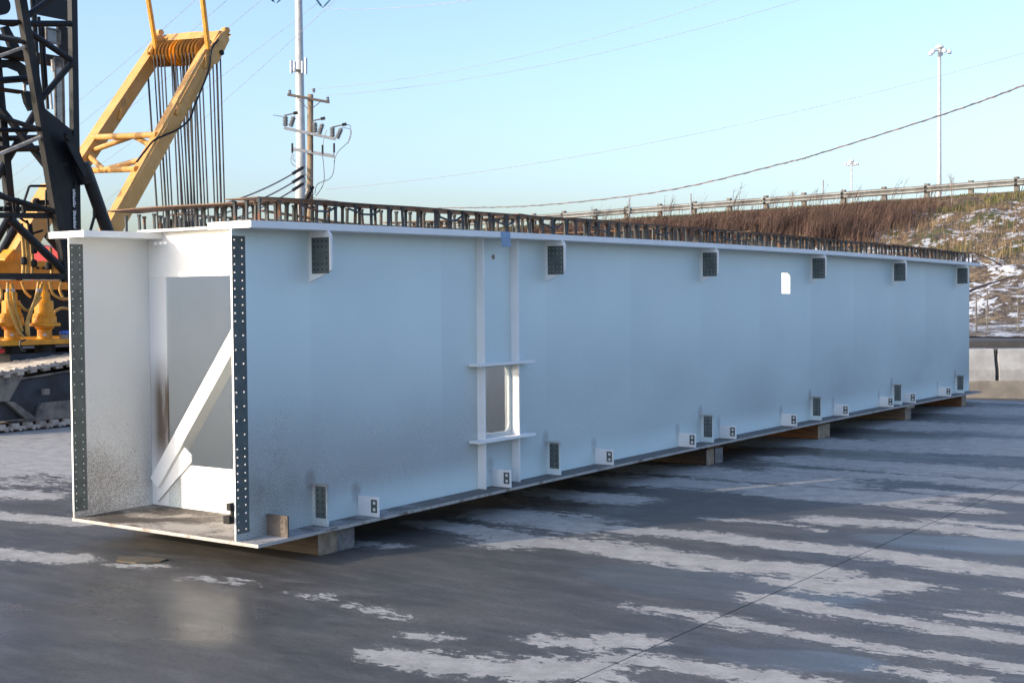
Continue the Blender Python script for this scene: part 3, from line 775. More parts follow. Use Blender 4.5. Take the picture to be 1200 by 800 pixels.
def shoe_mesh():
    b = MB()
    b.box(-.475, .475, -.1005, .1005, -.02, .02); b.box(-.475,.475,-.09,-.045,.02,.042); b.box(-.475,.475,.045,.09,.02,.035)
    b.box(.475,.487,-.045,-.02,-.012,.012); b.box(.475,.487,.02,.045,-.012,.012); b.box(.38,.47,-.05,.05,-.06,-.02)
    me = bpy.data.meshes.new('track_shoe'); me.from_pydata(b.v, [], b.f); me.materials.append(M['shoe']); return me
shm = shoe_mesh()
for i in range(N):
    s_ = i*pitch; k = int(np.searchsorted(acc, s_, 'right'))-1; k = min(k, len(P)-2)
    t = (s_-acc[k])/(acc[k+1]-acc[k]+1e-9); yy = P[k][0]*(1-t)+P[k+1][0]*t; zz = P[k][1]*(1-t)+P[k+1][1]*t
    ang = math.atan2(P[k+1][1]-P[k][1], P[k+1][0]-P[k][0])
    o = bpy.data.objects.new('track_shoe', shm); COL.objects.link(o); o.parent = track
    o.location = Vector(((TX0+TX1)/2+random.gauss(0,.004), yy, zz))-Vector((-9.8,6.5,0)); o.rotation_euler = (ang+math.pi+random.gauss(0,.025), 0, 0)
def side_plate(pxs, x, th, mat, name, parent):
    b = MB(); b.prism([onx(*q, x) for q in pxs], (-th,0,0)); return b.build(name, mat, parent)
b = MB()
b.prism([(-9.42,4.0,.16),(-9.42,9.0,.2),(-9.42,9.0,1.1),(-9.42,4.3,.62),(-9.42,4.0,.55)], (-.7,0,0)); b.build('track_frame', M['track_blue'], track)
b = MB(); b.prism([(-9.36,4.35,.16),(-9.36,4.95,.17),(-9.36,5.05,.36),(-9.36,8.8,.40),(-9.36,8.8,.15),(-9.36,4.9,.12)], (-.08,0,0)); b.build('roller_guard', M['track_mud'], track)
b = MB(); b.prism([(-9.35,3.9,.40),(-9.35,4.55,.42),(-9.35,4.78,.76),(-9.35,4.72,.80),(-9.35,3.9,.70)], (-.1,0,0)); b.build('idler_yoke', M['track_mud'], track)
b = MB(); b.prism([(-9.34,4.50,.42),(-9.34,4.62,.40),(-9.34,4.95,.16),(-9.34,4.80,.15)], (-.09,0,0)); b.build('yoke_strut', M['track_mud'], track)
b = MB(); b.lathe((-9.62,4.0,.39), [(.05,-.14),(.27,-.14),(.31,-.1),(.31,.14),(.27,.2),(.08,.2),(.08,.25)], 24, axis=(1,0,0)); b.build('idler_wheel', M['track_mud'], track)
b = MB()
for yy in np.arange(4.75, 8.8, .42): b.lathe((-9.62,yy,.23), [(.10,-.1),(.125,-.1),(.125,.12),(.08,.16)], 14, axis=(1,0,0))
b.build('track_roller', M['track_mud'], track)
b = MB(); b.bar((-9.40,4.6,.80), (-9.40,8.9,1.20), .06, .05); b.bar((-9.39,4.5,.68), (-9.39,8.8,1.06), .03, .03); b.build('carrier_rail', M['track_mud'], track)
b = MB(); b.box(-9.36,-9.30,5.05,5.14,.47,.55); b.build('tow_lug', M['track_mud'], track)
# far track
b = MB(); b.prism([(-13.2,4.0,.05),(-13.2,9.0,.05),(-13.2,9.5,.6),(-13.2,9.0,1.25),(-13.2,4.0,.75),(-13.2,3.7,.4)], (-.9,0,0)); b.build('crawler_track', M['track_mud'], crane)
# car body and machine deck
b = MB(); b.box(-13.1,-10.3,5.2,8.6,.45,1.0); b.build('car_body', M['track_blue'], crane)
b = MB(); a = onx(-60,403,XN-.35); c = onx(84,403,XN-.35)
b.box(-12.6,-10.2, a.y, 8.8, a.z-.05, a.z+.02); b.build('base_ring_plate', M['yellow_deep'], crane); ZB = a.z+.02
# slew drives
def slew(pxc, x):
    c = onx(pxc, 402, x); sc = (c-CAM).dot(_f)/F_PX
    o = bpy.data.objects.new('slew_drive', None); COL.objects.link(o); o.parent = crane; o.location = c-Vector(crane.location)
    def h(py): return (402-py)*sc
    prof = [(13,402),(12.5,398),(8.5,396),(8.2,386),(11,384),(11,382)]
    MB().lathe(c, [(r*sc,h(y)) for r, y in prof], 22).build('gear_neck', M['yellow_deep'], o)
    MB().lathe(c, [(r*sc,h(y)) for r, y in [(18,382),(18,378.5),(14,378),(13.6,372),(13.8,371)]], 22).build('flange_ring', M['yellow_deep'], o)
    MB().lathe(c, [(r*sc,h(y)) for r, y in [(12.6,371),(12.6,367.5),(10.9,366.8),(10.5,354),(9.4,352)]], 22).build('gear_housing', M['yellow_deep'], o)
    MB().lathe(c, [(r*sc,h(y)) for r, y in [(7.2,352),(7.0,343),(5.2,342),(4.8,334),(4,333)]], 18).build('drive_motor', M['yellow_deep'], o)
    b = MB()
    for k in range(16):
        t = 2*math.pi*k/16
        b.lathe(c+Vector((12.4*sc*math.cos(t),12.4*sc*math.sin(t),h(371.2))), [(.7*sc,0),(.7*sc,1.5*sc)], 6)
    b.build('flange_bolt', M['yellow_deep'], o)
    e = (CAM-c); e.z = 0; e.normalize(); s_ = Vector((-e.y,e.x,0)); q = c+e*(8.35*sc)
    b = MB(); b.prism([q-s_*2*sc+Vector((0,0,h(393.5))), q+s_*2*sc+Vector((0,0,h(393.5))), q+s_*2*sc+Vector((0,0,h(390.5))), q-s_*2*sc+Vector((0,0,h(390.5)))], e*.006); b.build('label_plate', M['paper'], o)
    MB().lathe(c-Vector((0,0,.02)), [(11.5*sc,-12*sc),(11.5*sc,-.3*sc)], 20).build('pinion_cover', M['black_dusty'], o)
slew(52.5, -10.45); slew(14, -10.45); slew(-24, -10.45)
# yellow upper frame behind the drives
def plank(p, q, x, w_, h_, mat, name, par=crane, x2=None):
    b = MB(); b.bar(onx(*p, x), onx(*q, x if x2 is None else x2), w_, h_); return b.build(name, mat, par)
b = MB(); A = onx(-40,339,-11.9); B = onx(84,339,-11.9); zA = onx(-40,328,-11.9).z
b.box(-12.1,-11.9, A.y, B.y+.4, A.z, zA); b.build('upper_frame', M['yellow_deep'], crane)
b = MB(); A = onx(-40,404,-12.3); b.box(-12.5,-12.3, A.y, 9.5, A.z, onx(-40,330,-12.3).z); b.build('machine_back', M['black'], crane)
plank((-20,313),(80,314), -11.0, .10, .20, M['yellow_deep'], 'side_beam')
b = MB()
for px in (44,51,58,66):
    c = onx(px,314,-10.93); b.lathe(c, [(.022,0),(.022,.02)], 8, axis=(1,0,0))
b.build('bolt', M['black'], crane)
# deck edge beams (black)
for py, th in ((323.5,.085),):
    plank((-30,py),(82,py+.5), XN, .09, th, M['black_dusty'], 'deck_beam')
plank((-30,252),(68,253), XN-.1, .12, .075, M['black_dusty'], 'deck_beam')
plank((-30,245),(66,245), XN-.9, .12, .07, M['black'], 'deck_beam')
# boom foot: side plate and chords
boom = bpy.data.objects.new('boom_section', None); COL.objects.link(boom); boom.parent = crane; boom.location = onx(60,270,XN)-Vector(crane.location)
side_plate([(49,124),(88.5,156),(91.5,262),(92,330),(72,330),(69,262)], XN-.02, .05, M['black'], 'foot_plate', boom)
side_plate([(63,194),(80,190),(80,194.5),(63,198)], XN-.005, .02, M['black_dusty'], 'plate_rib', boom)
b = MB(); b.bar(onx(20,-25,XN), onx(80,330,XN), .12, .12); b.build('chord', M['black_dusty'], boom)
b = MB(); b.bar(onx(84.5,-25,XN-.05), onx(90,330,XN-.05), .10, .10); b.build('chord', M['black'], boom)
b = MB(); b.bar(onx(84,-25,XF), onx(88,270,XF), .09, .09); b.build('chord', M['black'], boom)
b = MB(); b.bar(onx(-14,-25,XF), onx(20,330,XF), .12, .12); b.build('chord', M['black'], boom)
def brace(p, q, x0, x1, r, mat='black', name='lattice_brace', par=None):
    b = MB(); b.tube([onx(*p, x0), onx(*q, x1)], r, 10); return b.build(name, M[mat], par or boom)
X0, X1 = XN, XF
brace((28,22),(62,-3),X0,X0,.045); brace((32,28),(83,28),X0,X0,.045); brace((33,37),(84,71),X0,X0,.045); brace((84,74),(47,118),X0,X0,.045)
brace((30,26),(-40,25),X0,X0-.2,.03)
brace((-30,40),(30,50),X0,X0,.03,'black_dusty'); brace((-25,75),(29,55),X0,X0,.025,'shoe'); brace((-20,96),(33,92),X0-.3,X0-.3,.05)
brace((-10,134),(50,153),X0,X0,.035,'black_dusty'); brace((-20,153),(52,152),X0-.5,X0-.5,.035); brace((-20,163),(54,161),X1,X1,.045)
brace((-30,193),(49,160),X0,X0,.028,'shoe'); brace((-20,175),(50,174),X1+.4,X1+.4,.05,'black_dusty'); brace((-5,120),(60,202),X1,X1+.5,.06); brace((44,128),(-8,215),X1,X1,.06)
brace((-20,224),(70,250),X0,X0,.04,'black_dusty')
brace((12,257),(80,322),X0,X0,.06); brace((38,255),(74,296),X1,X1,.07); brace((9,258),(-20,310),X1,X1,.06); brace((0,300),(20,262),X1+.5,X1+.5,.06); brace((76,262),(78,330),X1,X1,.07)
def box_px(p0, p1, x, th, mat, name, par=None):   # box with its visible face spanning two pixels, th deep away from the camera side
    a, c = onx(*p0, x), onx(*p1, x); b = MB(); b.box(x-th, x, min(a.y,c.y), max(a.y,c.y), min(a.z,c.z), max(a.z,c.z)); return b.build(name, M[mat], par or boom)
box_px((-40,17),(26,27.5), X0-.6, .25, 'black_dusty', 'cross_beam'); box_px((-40,57),(82,68), X1+.4, .3, 'black_dusty', 'cross_beam')
box_px((-30,98),(36,108), X0-.4, .3, 'black_dusty', 'cross_beam'); box_px((40,-8),(82,24), X1+.6, .06, 'black', 'back_plate'); box_px((68,30),(81,66), X1+.8, .05, 'black_dusty', 'back_plate')
box_px((28,98),(31,108), X0-.38, .02, 'shoe', 'beam_end')
for px, pa, pb in ((40,-10,118),(45.5,20,110),(50,30,128),(36,-10,60)): brace((px,pa),(px+6,pb),X1+.8,X1+.8,.025)
for px in (61,): brace((px,70),(px+1.2,84),X0-.8,X0-.8,.022,'shoe')
# curved web plates in the boom head (dark shapes at the left edge)
b = MB(); c = onx(0,6,X1+.3); b.lathe(c, [(.02,-.05),(.15,-.05),(.15,.05),(.02,.05)], 20, axis=(1,0,0)); b.build('sheave', M['black'], boom)
side_plate([(-20,70),(20,70),(30,77),(38,98),(32,100),(24,84),(12,79),(-20,79)], X1+.2, .08, M['black'], 'curved_web', boom)
side_plate([(-6,108),(4,110),(2,125),(-6,128)], X0-.5, .1, M['black'], 'curved_web', boom)
side_plate([(28,108),(35,108),(41,128),(36,130),(31,120)], X0-.4, .08, M['black'], 'curved_web', boom)
side_plate([(3,32),(10,30),(25,58),(14,60)], X1, .08, M['black'], 'curved_web', boom)
# expanded-metal walkway panels
def mesh_panel(px0, px1, py0, py1, x, nu, nv, name='mesh_panel'):
    a, c = onx(px0,py0,x), onx(px1,py1,x); b = MB()
    y0, y1, z0, z1 = min(a.y,c.y), max(a.y,c.y), min(a.z,c.z), max(a.z,c.z); r = .0045
    du, dv = (y1-y0)/nu, (z1-z0)/nv
    for i in range(nu):
        for j in range(nv):
            u, v = y0+du*(i+.5), z0+dv*(j+.5)
            for pa, pb in (((u-du/2,v),(u,v+dv/2)),((u,v+dv/2),(u+du/2,v)),((u+du/2,v),(u,v-dv/2)),((u,v-dv/2),(u-du/2,v))):
                b.bar((x,pa[0],pa[1]),(x,pb[0],pb[1]),.012,.008,up=(1,0,0))
    for ya in (y0,y1): b.bar((x,ya,z0),(x,ya,z1),.03,.03)
    for za in (z0,z1): b.bar((x,y0,za),(x,y1,za),.03,.03)
    o = b.build(name, M['track_mud'], boom); o['kind'] = 'stuff'
mesh_panel(64,75,68,146,X0-1.0,4,26); mesh_panel(54,70,33,52,X1+.9,6,7); mesh_panel(-30,30,36,51,X1+.6,22,5)
brace((88,88),(82,160),X0-.6,X0-.6,.02,'steel','guide_rod'); brace((59,106),(61,128),X0-.7,X0-.7,.02,'steel','guide_rod')
# hydraulic ram
ram = bpy.data.objects.new('tilt_ram', None); COL.objects.link(ram); ram.parent = crane; ram.location = onx(80,165,XN+.1)-Vector(crane.location)
def cyl(p, q, x, r, mat, name, par, n=16):
    b = MB(); b.tube([onx(*p,x), onx(*q,x)], r, n); return b.build(name, M[mat], par)
b = MB()
for dx in (0,-.2):
    b.prism([onx(76,156,XN+.16+dx),onx(81,152,XN+.16+dx),onx(86,160,XN+.16+dx),onx(104,203,XN+.16+dx),onx(99,208,XN+.16+dx),onx(77,165,XN+.16+dx)], (-.04,0,0))
b.build('clevis', M['black'], ram)
cyl((100,198),(131,285), XN+.05, .095, 'black', 'ram_barrel', ram); cyl((95,192),(103,214), XN+.05, .12, 'black', 'ram_head', ram)
cyl((82,164),(97,198), XN+.05, .05, 'black', 'ram_rod', ram)
cyl((111,252),(106,270), XN+.02, .022, 'black', 'ram_valve', ram); cyl((111,241),(111,256), XN+.02, .03, 'black', 'ram_valve', ram)
MB().lathe(onx(81,161,XN+.18), [(.055,0),(.055,.03)], 16, axis=(1,0,0)).build('pivot_pin', M['black_dusty'], ram)
# vertical lettering plate on the boom foot
b = MB(); c = onx(89.0,222,XN); zcur = c.z; rl = random.Random(4)
for n_ in (5, 5):                 # two short words running down the plate, too small in the photograph to read
    for k in range(n_):
        h_ = .052; cy = c.y
        b.box(XN+.0005, XN+.004, cy-.055, cy-.043, zcur-h_*.8, zcur)
        for q in range(3):
            zz = zcur-h_*.8*(q/2.); b.box(XN+.0005, XN+.004, cy-.043, cy-.043+rl.choice((.02,.03,.038)), zz-.011, zz)
        zcur -= h_
    zcur -= .05
lt = b.build('lettering', M['tape_white'], boom)
# yellow gantry mast
gan = bpy.data.objects.new('gantry_mast', None); COL.objects.link(gan); gan.parent = crane; gan.location = onx(120,250,-11.2)-Vector(crane.location)
XA, XB = -12.4, -10.6            # far and near legs
def leg(p, q, x, w_, h_):
    a, c = onx(*p,x), onx(*q,x); b = MB(); b.bar(a, c, w_, h_, up=(1,0,0)); 
    return b.build('gantry_leg', M['yellow'], gan)
leg((86,205),(188,52), XA, .22, .26); leg((122,284),(256,42), XB, .22, .26)
b = MB(); b.bar(onx(117,284,XB+.14), onx(247,48,XB+.14), .05, .03, up=(1,0,0)); b.build('leg_flange', M['yellow'], gan)
# leg head plates
for pts, x in (([(176,60),(184,42),(189,40),(199,52),(186,72)], XA+.16), ([(243,62),(258,40),(265,35),(269,47),(256,74),(240,80)], XB+.17)):
    b = MB(); b.prism([onx(*q,x) for q in pts], (-.06,0,0)); b.build('head_plate', M['yellow'], gan)
# sheave axle, sheaves, cross beam
pA, pB = onx(183,64,XA), onx(247,60,XB); ax = (pB-pA)
SR = .225
MB().tube([pA,pB], .06, 12).build('sheave_axle', M['black_dusty'], gan)
for k in range(14):
    t = .07+.86*k/13; c = pA+ax*t; an = ax.normalized()
    b = MB(); b.lathe(c, [(.07,-.030),(SR,-.030),(SR-.03,-.010),(SR-.03,.010),(SR,.030),(.07,.030)], 26, axis=an); b.build('sheave', M['yellow_deep'] if k in (6,7) else M['sheave'], gan)
top0, top1 = onx(190,45,XA), onx(258,36,XB)
dz = Vector((0,0,1))
b = MB()
q0, q1 = onx(185,53,XA), onx(250,46,XB); r0, r1 = onx(192,41,XA), onx(259,36.5,XB)
m0 = lerp(r0,r1,.5)+Vector((0,0,.02))
b.add([q0,lerp(q0,q1,.5),q1,r1,m0,r0], [(0,1,4,5),(1,2,3,4)])
back = Vector((.10,.14,-.05))
b.add([q0+back,lerp(q0,q1,.5)+back,q1+back,r1+back,m0+back,r0+back], [(5,4,1,0),(4,3,2,1)])
b.add([r0,m0,r1,r1+back,m0+back,r0+back], [(0,1,4,5),(1,2,3,4)]); b.add([q0,q1,q1+back,q0+back], [(3,2,1,0)])
b.build('head_beam', M['yellow'], gan)
for k in range(6):
    t = .12+.152*k; u, v = lerp(q0,q1,t), lerp(r0,r1,t); e = Vector((.06,-.16,-.03))
    b = MB(); b.prism([u+Vector((0,0,.02)), v-Vector((0,0,.06)), u+e*.7-Vector((0,0,.05))], ax.normalized()*.03); b.build('beam_rib', M['yellow'], gan)
for p, x in (((187,38.5),XA),((264,36),XB)):
    MB().lathe(onx(*p,x), [(.055,-.06),(.055,.06)], 14, axis=ax).build('pin_lug', M['yellow'], gan)
def gtube(p, tx, q, sx, r): 
    b = MB(); b.tube([onx(*p,tx), onx(*q,sx)], r, 10); b.build('gantry_brace', M['yellow'], gan)
gtube((108,161),XA,(184,158),XB,.05); gtube((102,200),XA,(160,198),XB,.05)
ma = lerp(onx(108,161,XA),onx(184,158,XB),.55)
def gt3(a, c, r): MB().tube([a,c], r, 10).build('gantry_brace', M['yellow'], gan)
Lp = lambda py: onx(86+(205-py)*102/153, py, XA); Rp = lambda py: onx(122+(284-py)*134/242, py, XB)
up0, up1, lo0, lo1 = Lp(161), Rp(158), Lp(200), Rp(198)
gt3(Lp(178), lerp(up0,up1,.55), .045); gt3(lerp(up0,up1,.55), Rp(174), .045); gt3(Lp(181), lerp(lo0,lo1,.42), .045); gt3(lerp(lo0,lo1,.42), Rp(184), .045)
for p, x in (((134,133),XA),((201,127),XB)): 
    c = onx(*p,x)+Vector((.14,-.02,0)); MB().bar(c-Vector((0,0,.12)), c+Vector((.02,.06,.06)), .06, .05).build('leg_bracket', M['yellow'], gan)
MB().lathe(onx(259,62,XB+.16), [(.045,0),(.045,.03)], 14, axis=(1,0,0)).build('axle_cap', M['black_dusty'], gan)
# pendants and reeved ropes
for p, q, x in (((183,58),(169,-30),XA),((244,58),(234,-30),XB)):
    MB().tube([onx(*p,x+.25), onx(*q,x+.25)], .045, 8).build('pendant_bar', M['yellow_deep'], gan)
for k in range(14):
    t = .07+.86*k/13; c = pA+ax*t
    for s_ in (-1, 1):
        if random.random() < .18: continue
        d0 = c+Vector((.13*s_, .18*s_, -.03)); low = d0+Vector((0, 0, -3.05))+_r*(.16-.13*t)
        MB().tube([d0, low], .013 if k % 3 else .018, 6).build('hoist_rope', M['rope'], gan)
qa, qb = pA+Vector((0,0,-3.1))+_r*.16, pB+Vector((0,0,-3.1))+_r*.03
b = MB(); b.tube([qa, qb], .07, 10)
for k in range(14): b.lathe(lerp(qa,qb,.07+.86*k/13), [(.07,-.03),(.2,-.03),(.17,0),(.2,.03),(.07,.03)], 18, axis=(qb-qa))
lb = b.build('lower_block', M['black_dusty'], gan); lb['kind'] = 'stuff'
b = MB()
for t in (.04,.96): q = lerp(qa,qb,t); b.bar(q, Vector((q.x,q.y,.9)), .12, .05)
b.build('block_frame', M['black_dusty'], gan)
# black power cable draped down the near leg
pts = [(256,47),(248,58),(245,80),(238,100),(228,124),(222,140),(208,152),(192,159),(180,165),(170,177),(160,190)]
MB().tube(spline([onx(*q, XB+.2) for q in pts]), .016, 8).build('draped_cable', M['black'], gan)
# lower yellow arm behind the deck
b = MB(); b.bar(onx(8,318,-11.4), onx(64,222,-11.4), .3, .34, up=(1,0,0)); b.build('lower_arm', M['yellow'], crane)
b = MB(); b.prism([onx(*q,-11.2) for q in [(3,320),(6,303),(16,292),(27,296),(34,318)]], (-.3,0,0)); b.build('arm_pivot', M['yellow_deep'], crane)
MB().lathe(onx(15.5,311,-11.19), [(.05,0),(.05,.05)], 14, axis=(1,0,0)).build('pivot_pin', M['steel'], crane)
# hand rails above the deck, hoses
def railtube(pts, x, r=.018):
    MB().tube([onx(*q,x) for q in pts], r, 8).build('hand_rail', M['black'], crane)
railtube([(27,240),(34,219),(36,218),(58,218)], XN-.2); railtube([(4,247),(7,239),(64,239)], XN-.5); railtube([(54,250),(54,224),(57,221),(60,221)], XN-.2)
railtube([(-6,226),(0,226),(14,233),(17,250)], XN-.4); railtube([(20,232),(21,250)], XN-.4, .03); railtube([(27,240),(28,250)], XN-.3, .03); railtube([(46,236),(60,236)], XN-.3, .02)
MB().lathe(onx(43,238,XN-.35), [(.05,0),(.06,.03),(.03,.07)], 12).build('valve_knob', M['black'], crane)
for px, p0, p1 in ((26.5,272,323),(31.5,274,323),(37.5,285,323),(60,290,323)):
    MB().tube([onx(px-1,p0,XN-.25), onx(px+1,(p0+p1)/2,XN-.25), onx(px,p1,XN-.25)], .022, 8).build('hydraulic_hose', M['hose'], crane)
for pts in ([(26,262),(25,275),(28,300)],[(31,258),(36,268),(32,290)],[(36,262),(38,275),(38,312)],[(56,256),(57,270),(56,280)],[(24,256),(33,262),(34,275),(50,270)]):
    MB().tube([onx(*q,XN-.4) for q in pts], .018, 8).build('control_hose', M['black'], crane)
for px, py in ((28,306),(40,309),(57,312),(40,293)): MB().lathe(onx(px,py,XN-.22), [(.035,-.05),(.045,-.03),(.045,.03),(.03,.06)], 10).build('hose_coupling', M['black'], crane)
for pts, x in (([(9,331),(9,346),(12,362),(20,385),(28,395)],-10.2),([(14,332),(16,350),(18,365),(24,382),(26,388)],-10.2),([(45,331),(42,348),(35,366),(31,380),(32,392)],-10.2),([(50,331),(46,346),(38,362),(33,378),(34,394)],-10.2),
               ([(25,330),(30,342),(36,348)],-10.6),([(58,330),(62,344),(72,350),(80,350)],-10.6),([(23,356),(32,364),(42,356),(48,348)],-10.3),([(64,365),(72,361),(82,362)],-10.5),([(-2,330),(2,345),(-3,360)],-10.4),
               ([(72,330),(70,340),(74,349)],-10.8)):
    P3 = [onx(*q,x) for q in pts]; Q3 = []
    for i in range(len(P3)-1):
        a0, a1, a2, a3 = P3[max(i-1,0)], P3[i], P3[i+1], P3[min(i+2,len(P3)-1)]
        for t in (0,.25,.5,.75): Q3.append(.5*((2*a1)+(a2-a0)*t+(2*a0-5*a1+4*a2-a3)*t*t+(3*a1-a0-3*a2+a3)*t**3))
    Q3.append(P3[-1]); MB().tube(Q3, .021, 8).build('hydraulic_hose', M['hose'], crane)
for px, py in ((9,340),(15,340),(44,340),(47,340)): MB().lathe(onx(px,py,-10.17), [(.025,-.02),(.025,.02)], 10).build('hose_clamp', M['steel'], crane)
MB().tube([onx(*q,-10.1) for q in ((30,398),(24,400),(23,405),(26,411),(30,411))], .014, 8).build('drain_hose', M['rope'], crane)
MB().lathe(onx(76,403,-10.35), [(.075,0),(.075,.14)], 14).build('filter_bowl', M['bowl'], crane); MB().lathe(onx(76,391,-10.35), [(.085,0),(.085,.03),(.07,.045)], 14).build('filter_cap', M['blue_cap'], crane)
MB().lathe(onx(0,414,-10.3), [(.02,0),(.06,.01),(.07,.04),(.04,.07)], 12).build('grease_cap', M['red'], crane)
# red machine behind the crane
red = thing('red_machine', at(58,352,24.5), 'red machine body half hidden behind the black crane deck', 'machine')
pz = [at(36,352,24),at(38,291,24),at(44,286,24),at(82,296,24),at(92,352,24)]
b = MB(); b.prism(pz, Vector((-.58,.81,0))*1.6); b.build('body_shell', M['red'], red)
b = MB(); b.bar(at(37,314,23.95),at(86,316,23.95),.03,.04); b.build('body_rib', M['red'], red)
b = MB(); c = at(60,325,23.9); b.lathe(c, [(.30,0),(.30,.12)], 24, axis=Vector((.58,-.81,0))); b.build('wheel_arch', M['rusty_bracket'], red)
b = MB(); 
for px in (40,50,68): b.tube([at(px,340,24.3), at(px,400,24.3)], .12, 10)
b.build('support_leg', M['black'], red)

# ------------------------------------------------------------------ bank, barriers, guardrail
def crest(x): 
    z = 6.08+.0176*(x+8.7)
    return z
def bank_z(X, Y):
    c = 6.02+.0176*(X+8.7)
    s = np.clip((Y-28.5)/(50.9-28.5), 0, 1)
    prof = s*s*(3-2*s)*.25 + s*.75
    z = .80 + np.clip((Y-20)/14,0,1)*.25 + (c-1.05)*prof
    fade = np.clip((X+54)/16, 0, 1); fade = fade*fade*(3-2*fade)
    lump = .16*np.sin(X*1.3+Y*.7)*np.sin(Y*1.1-X*.4)+.10*np.sin(X*2.9-Y*1.7)*np.sin(Y*2.3+X)
    mid = np.clip(s*6,0,1)*np.clip((1-s)*5,0,1)
    return (z + lump*mid)*fade - .08*(1-fade)
xs = np.concatenate([np.arange(-80,-40,2.), np.arange(-40, 14, .28), np.arange(14, 120, 3.)]); ys2 = np.concatenate([np.arange(22.5, 34, .8), np.arange(34, 52, .22), np.arange(52, 78, 2.)])
X, Y = np.meshgrid(xs, ys2); Z = bank_z(X, Y) + rng.normal(0, .025, X.shape)*((Y>34)&(Y<50.5))
nx, ny = len(xs), len(ys2); idx = np.arange(nx*ny).reshape(ny, nx)
q = np.stack([idx[:-1,:-1].ravel(), idx[:-1,1:].ravel(), idx[1:,1:].ravel(), idx[1:,:-1].ravel()], 1)
me = bpy.data.meshes.new('embankment'); me.from_pydata(np.stack([X.ravel(),Y.ravel(),Z.ravel()],1).tolist(), [], q.tolist()); me.materials.append(M['bank'])
me.polygons.foreach_set('use_smooth', [True]*len(q))
bank = bpy.data.objects.new('embankment', me); COL.objects.link(bank); tag(bank, kind='structure')
b = MB(); 
xr = np.arange(-40,121,10.)
for x0, x1 in zip(xr[:-1], xr[1:]):
    za, zc = float(bank_z(np.array(x0),np.array(60.)))+.012, float(bank_z(np.array(x1),np.array(60.)))+.012
    b.add([(x0,54,za),(x1,54,zc),(x1,70,zc),(x0,70,za)], [(0,1,2,3)])
tag(b.build('road', M['asphalt']), kind='structure')
# toe wall holding the bank (under barrier tops): earth edge
e1 = Vector((.80,.60,0)); e2 = Vector((-.60,.80,0)); B0 = Vector((-.79,20.17,-.29))
# lower and upper concrete rows
def block(t0, t1, z0, z1, d0, d1, bat, mat, name, label, group):
    b = MB(); z0 *= 1.075; z1 *= 1.075; h = z1-z0
    c = .02
    prof = [(d0,z0),(d0,z0+h*.35),(d0+bat*.5,z0+h*.6),(d0+bat,z1-c),(d0+bat+c,z1),(d1-c,z1),(d1,z1-c),(d1,z0)]
    n = len(prof); vs = []
    for t in (t0*1.08, t1*1.08):
        for dd, z in prof: vs.append(B0+e1*t+e2*dd+Vector((0,0,z)))
    b.add(vs, [(i,(i+1)%n,n+(i+1)%n,n+i) for i in range(n)]+[tuple(range(n))[::-1], tuple(range(n,2*n))])
    return tag(b.build(name, mat), label, 'concrete block', group)
block(-4.2,-1.6,.002,.335,-.02,.62,0,M['barrier_low'],'concrete_block','low stained concrete block hidden behind the far girder end','stained blocks along the bank')
block(-1.58,1.45,.002,.335,-.02,.62,0,M['barrier_low'],'concrete_block','low stained concrete block standing on the yard under the paired barriers','stained blocks along the bank')
block(1.47,4.6,.002,.335,-.02,.62,0,M['barrier_low'],'concrete_block','low stained concrete block at the right end of the barrier row','stained blocks along the bank')
block(-3.6,-1.03,.337,.90,.02,.58,.09,M['barrier'],'concrete_barrier','pale concrete barrier mostly behind the girder end','pale barriers on the stained blocks')
block(-1.01,-.02,.337,.90,.02,.58,.09,M['barrier'],'concrete_barrier','pale concrete barrier left of the dark vertical joint beside the girder','pale barriers on the stained blocks')
block(.06,2.6,.337,.895,.02,.58,.09,M['barrier'],'concrete_barrier','pale concrete barrier right of the dark vertical joint','pale barriers on the stained blocks')
b = MB(); c = B0+e1*.02+e2*.14; b.bar(c+Vector((0,0,.86)), c+Vector((0,0,.95)), .07, .05); b.bar(c+Vector((0,0,.962))-e1*.07, c+Vector((0,0,.962))+e1*.07, .02, .014); tag(b.build('joint_pin', M['black_dusty']), 'dark lifting pin in the joint between the two pale barriers', 'pin')
# ground shelf behind the barriers
b = MB(); p = [B0+e1*-4.2+e2*.66, B0+e1*5+e2*.66, B0+e1*30+e2*.66, Vector((30,40,0)), Vector((-20,40,0)), B0+e1*-18+e2*.66]
b.prism([(q.x,q.y,-.2) for q in p], (0,0,1.02)); tag(b.build('bank_shelf', M['asphalt']), kind='structure')

# guardrail
GY = 51.8
gr = thing('guardrail', (-20, GY, crest(-20)), 'long weathered steel guardrail on posts along the top of the snowy bank', 'guardrail')
gx = [-8.65-1.905*k for k in range(-6, 20)]
pm = MB(); pm.box(-.10,.10,-.09,.09,0,.62); pm.box(-.075,.075,-.13,-.0905,.28,.58)
pme = bpy.data.meshes.new('rail_post'); pme.from_pydata(pm.v, [], pm.f); pme.materials.append(M['post'])
for x in gx:
    zt = 6.70+.0176*(x+8.7)
    o = bpy.data.objects.new('rail_post', pme); COL.objects.link(o); o.parent = gr; o.location = Vector((x,GY,zt-.62+random.gauss(0,.012)))-Vector(gr.location); o.rotation_euler = (random.gauss(0,.02), random.gauss(0,.02), 0)
wprof = [(0,0),(-.03,.02),(-.08,.05),(-.08,.09),(-.03,.13),(0,.155),(-.03,.18),(-.08,.22),(-.08,.26),(-.03,.29),(0,.31)]
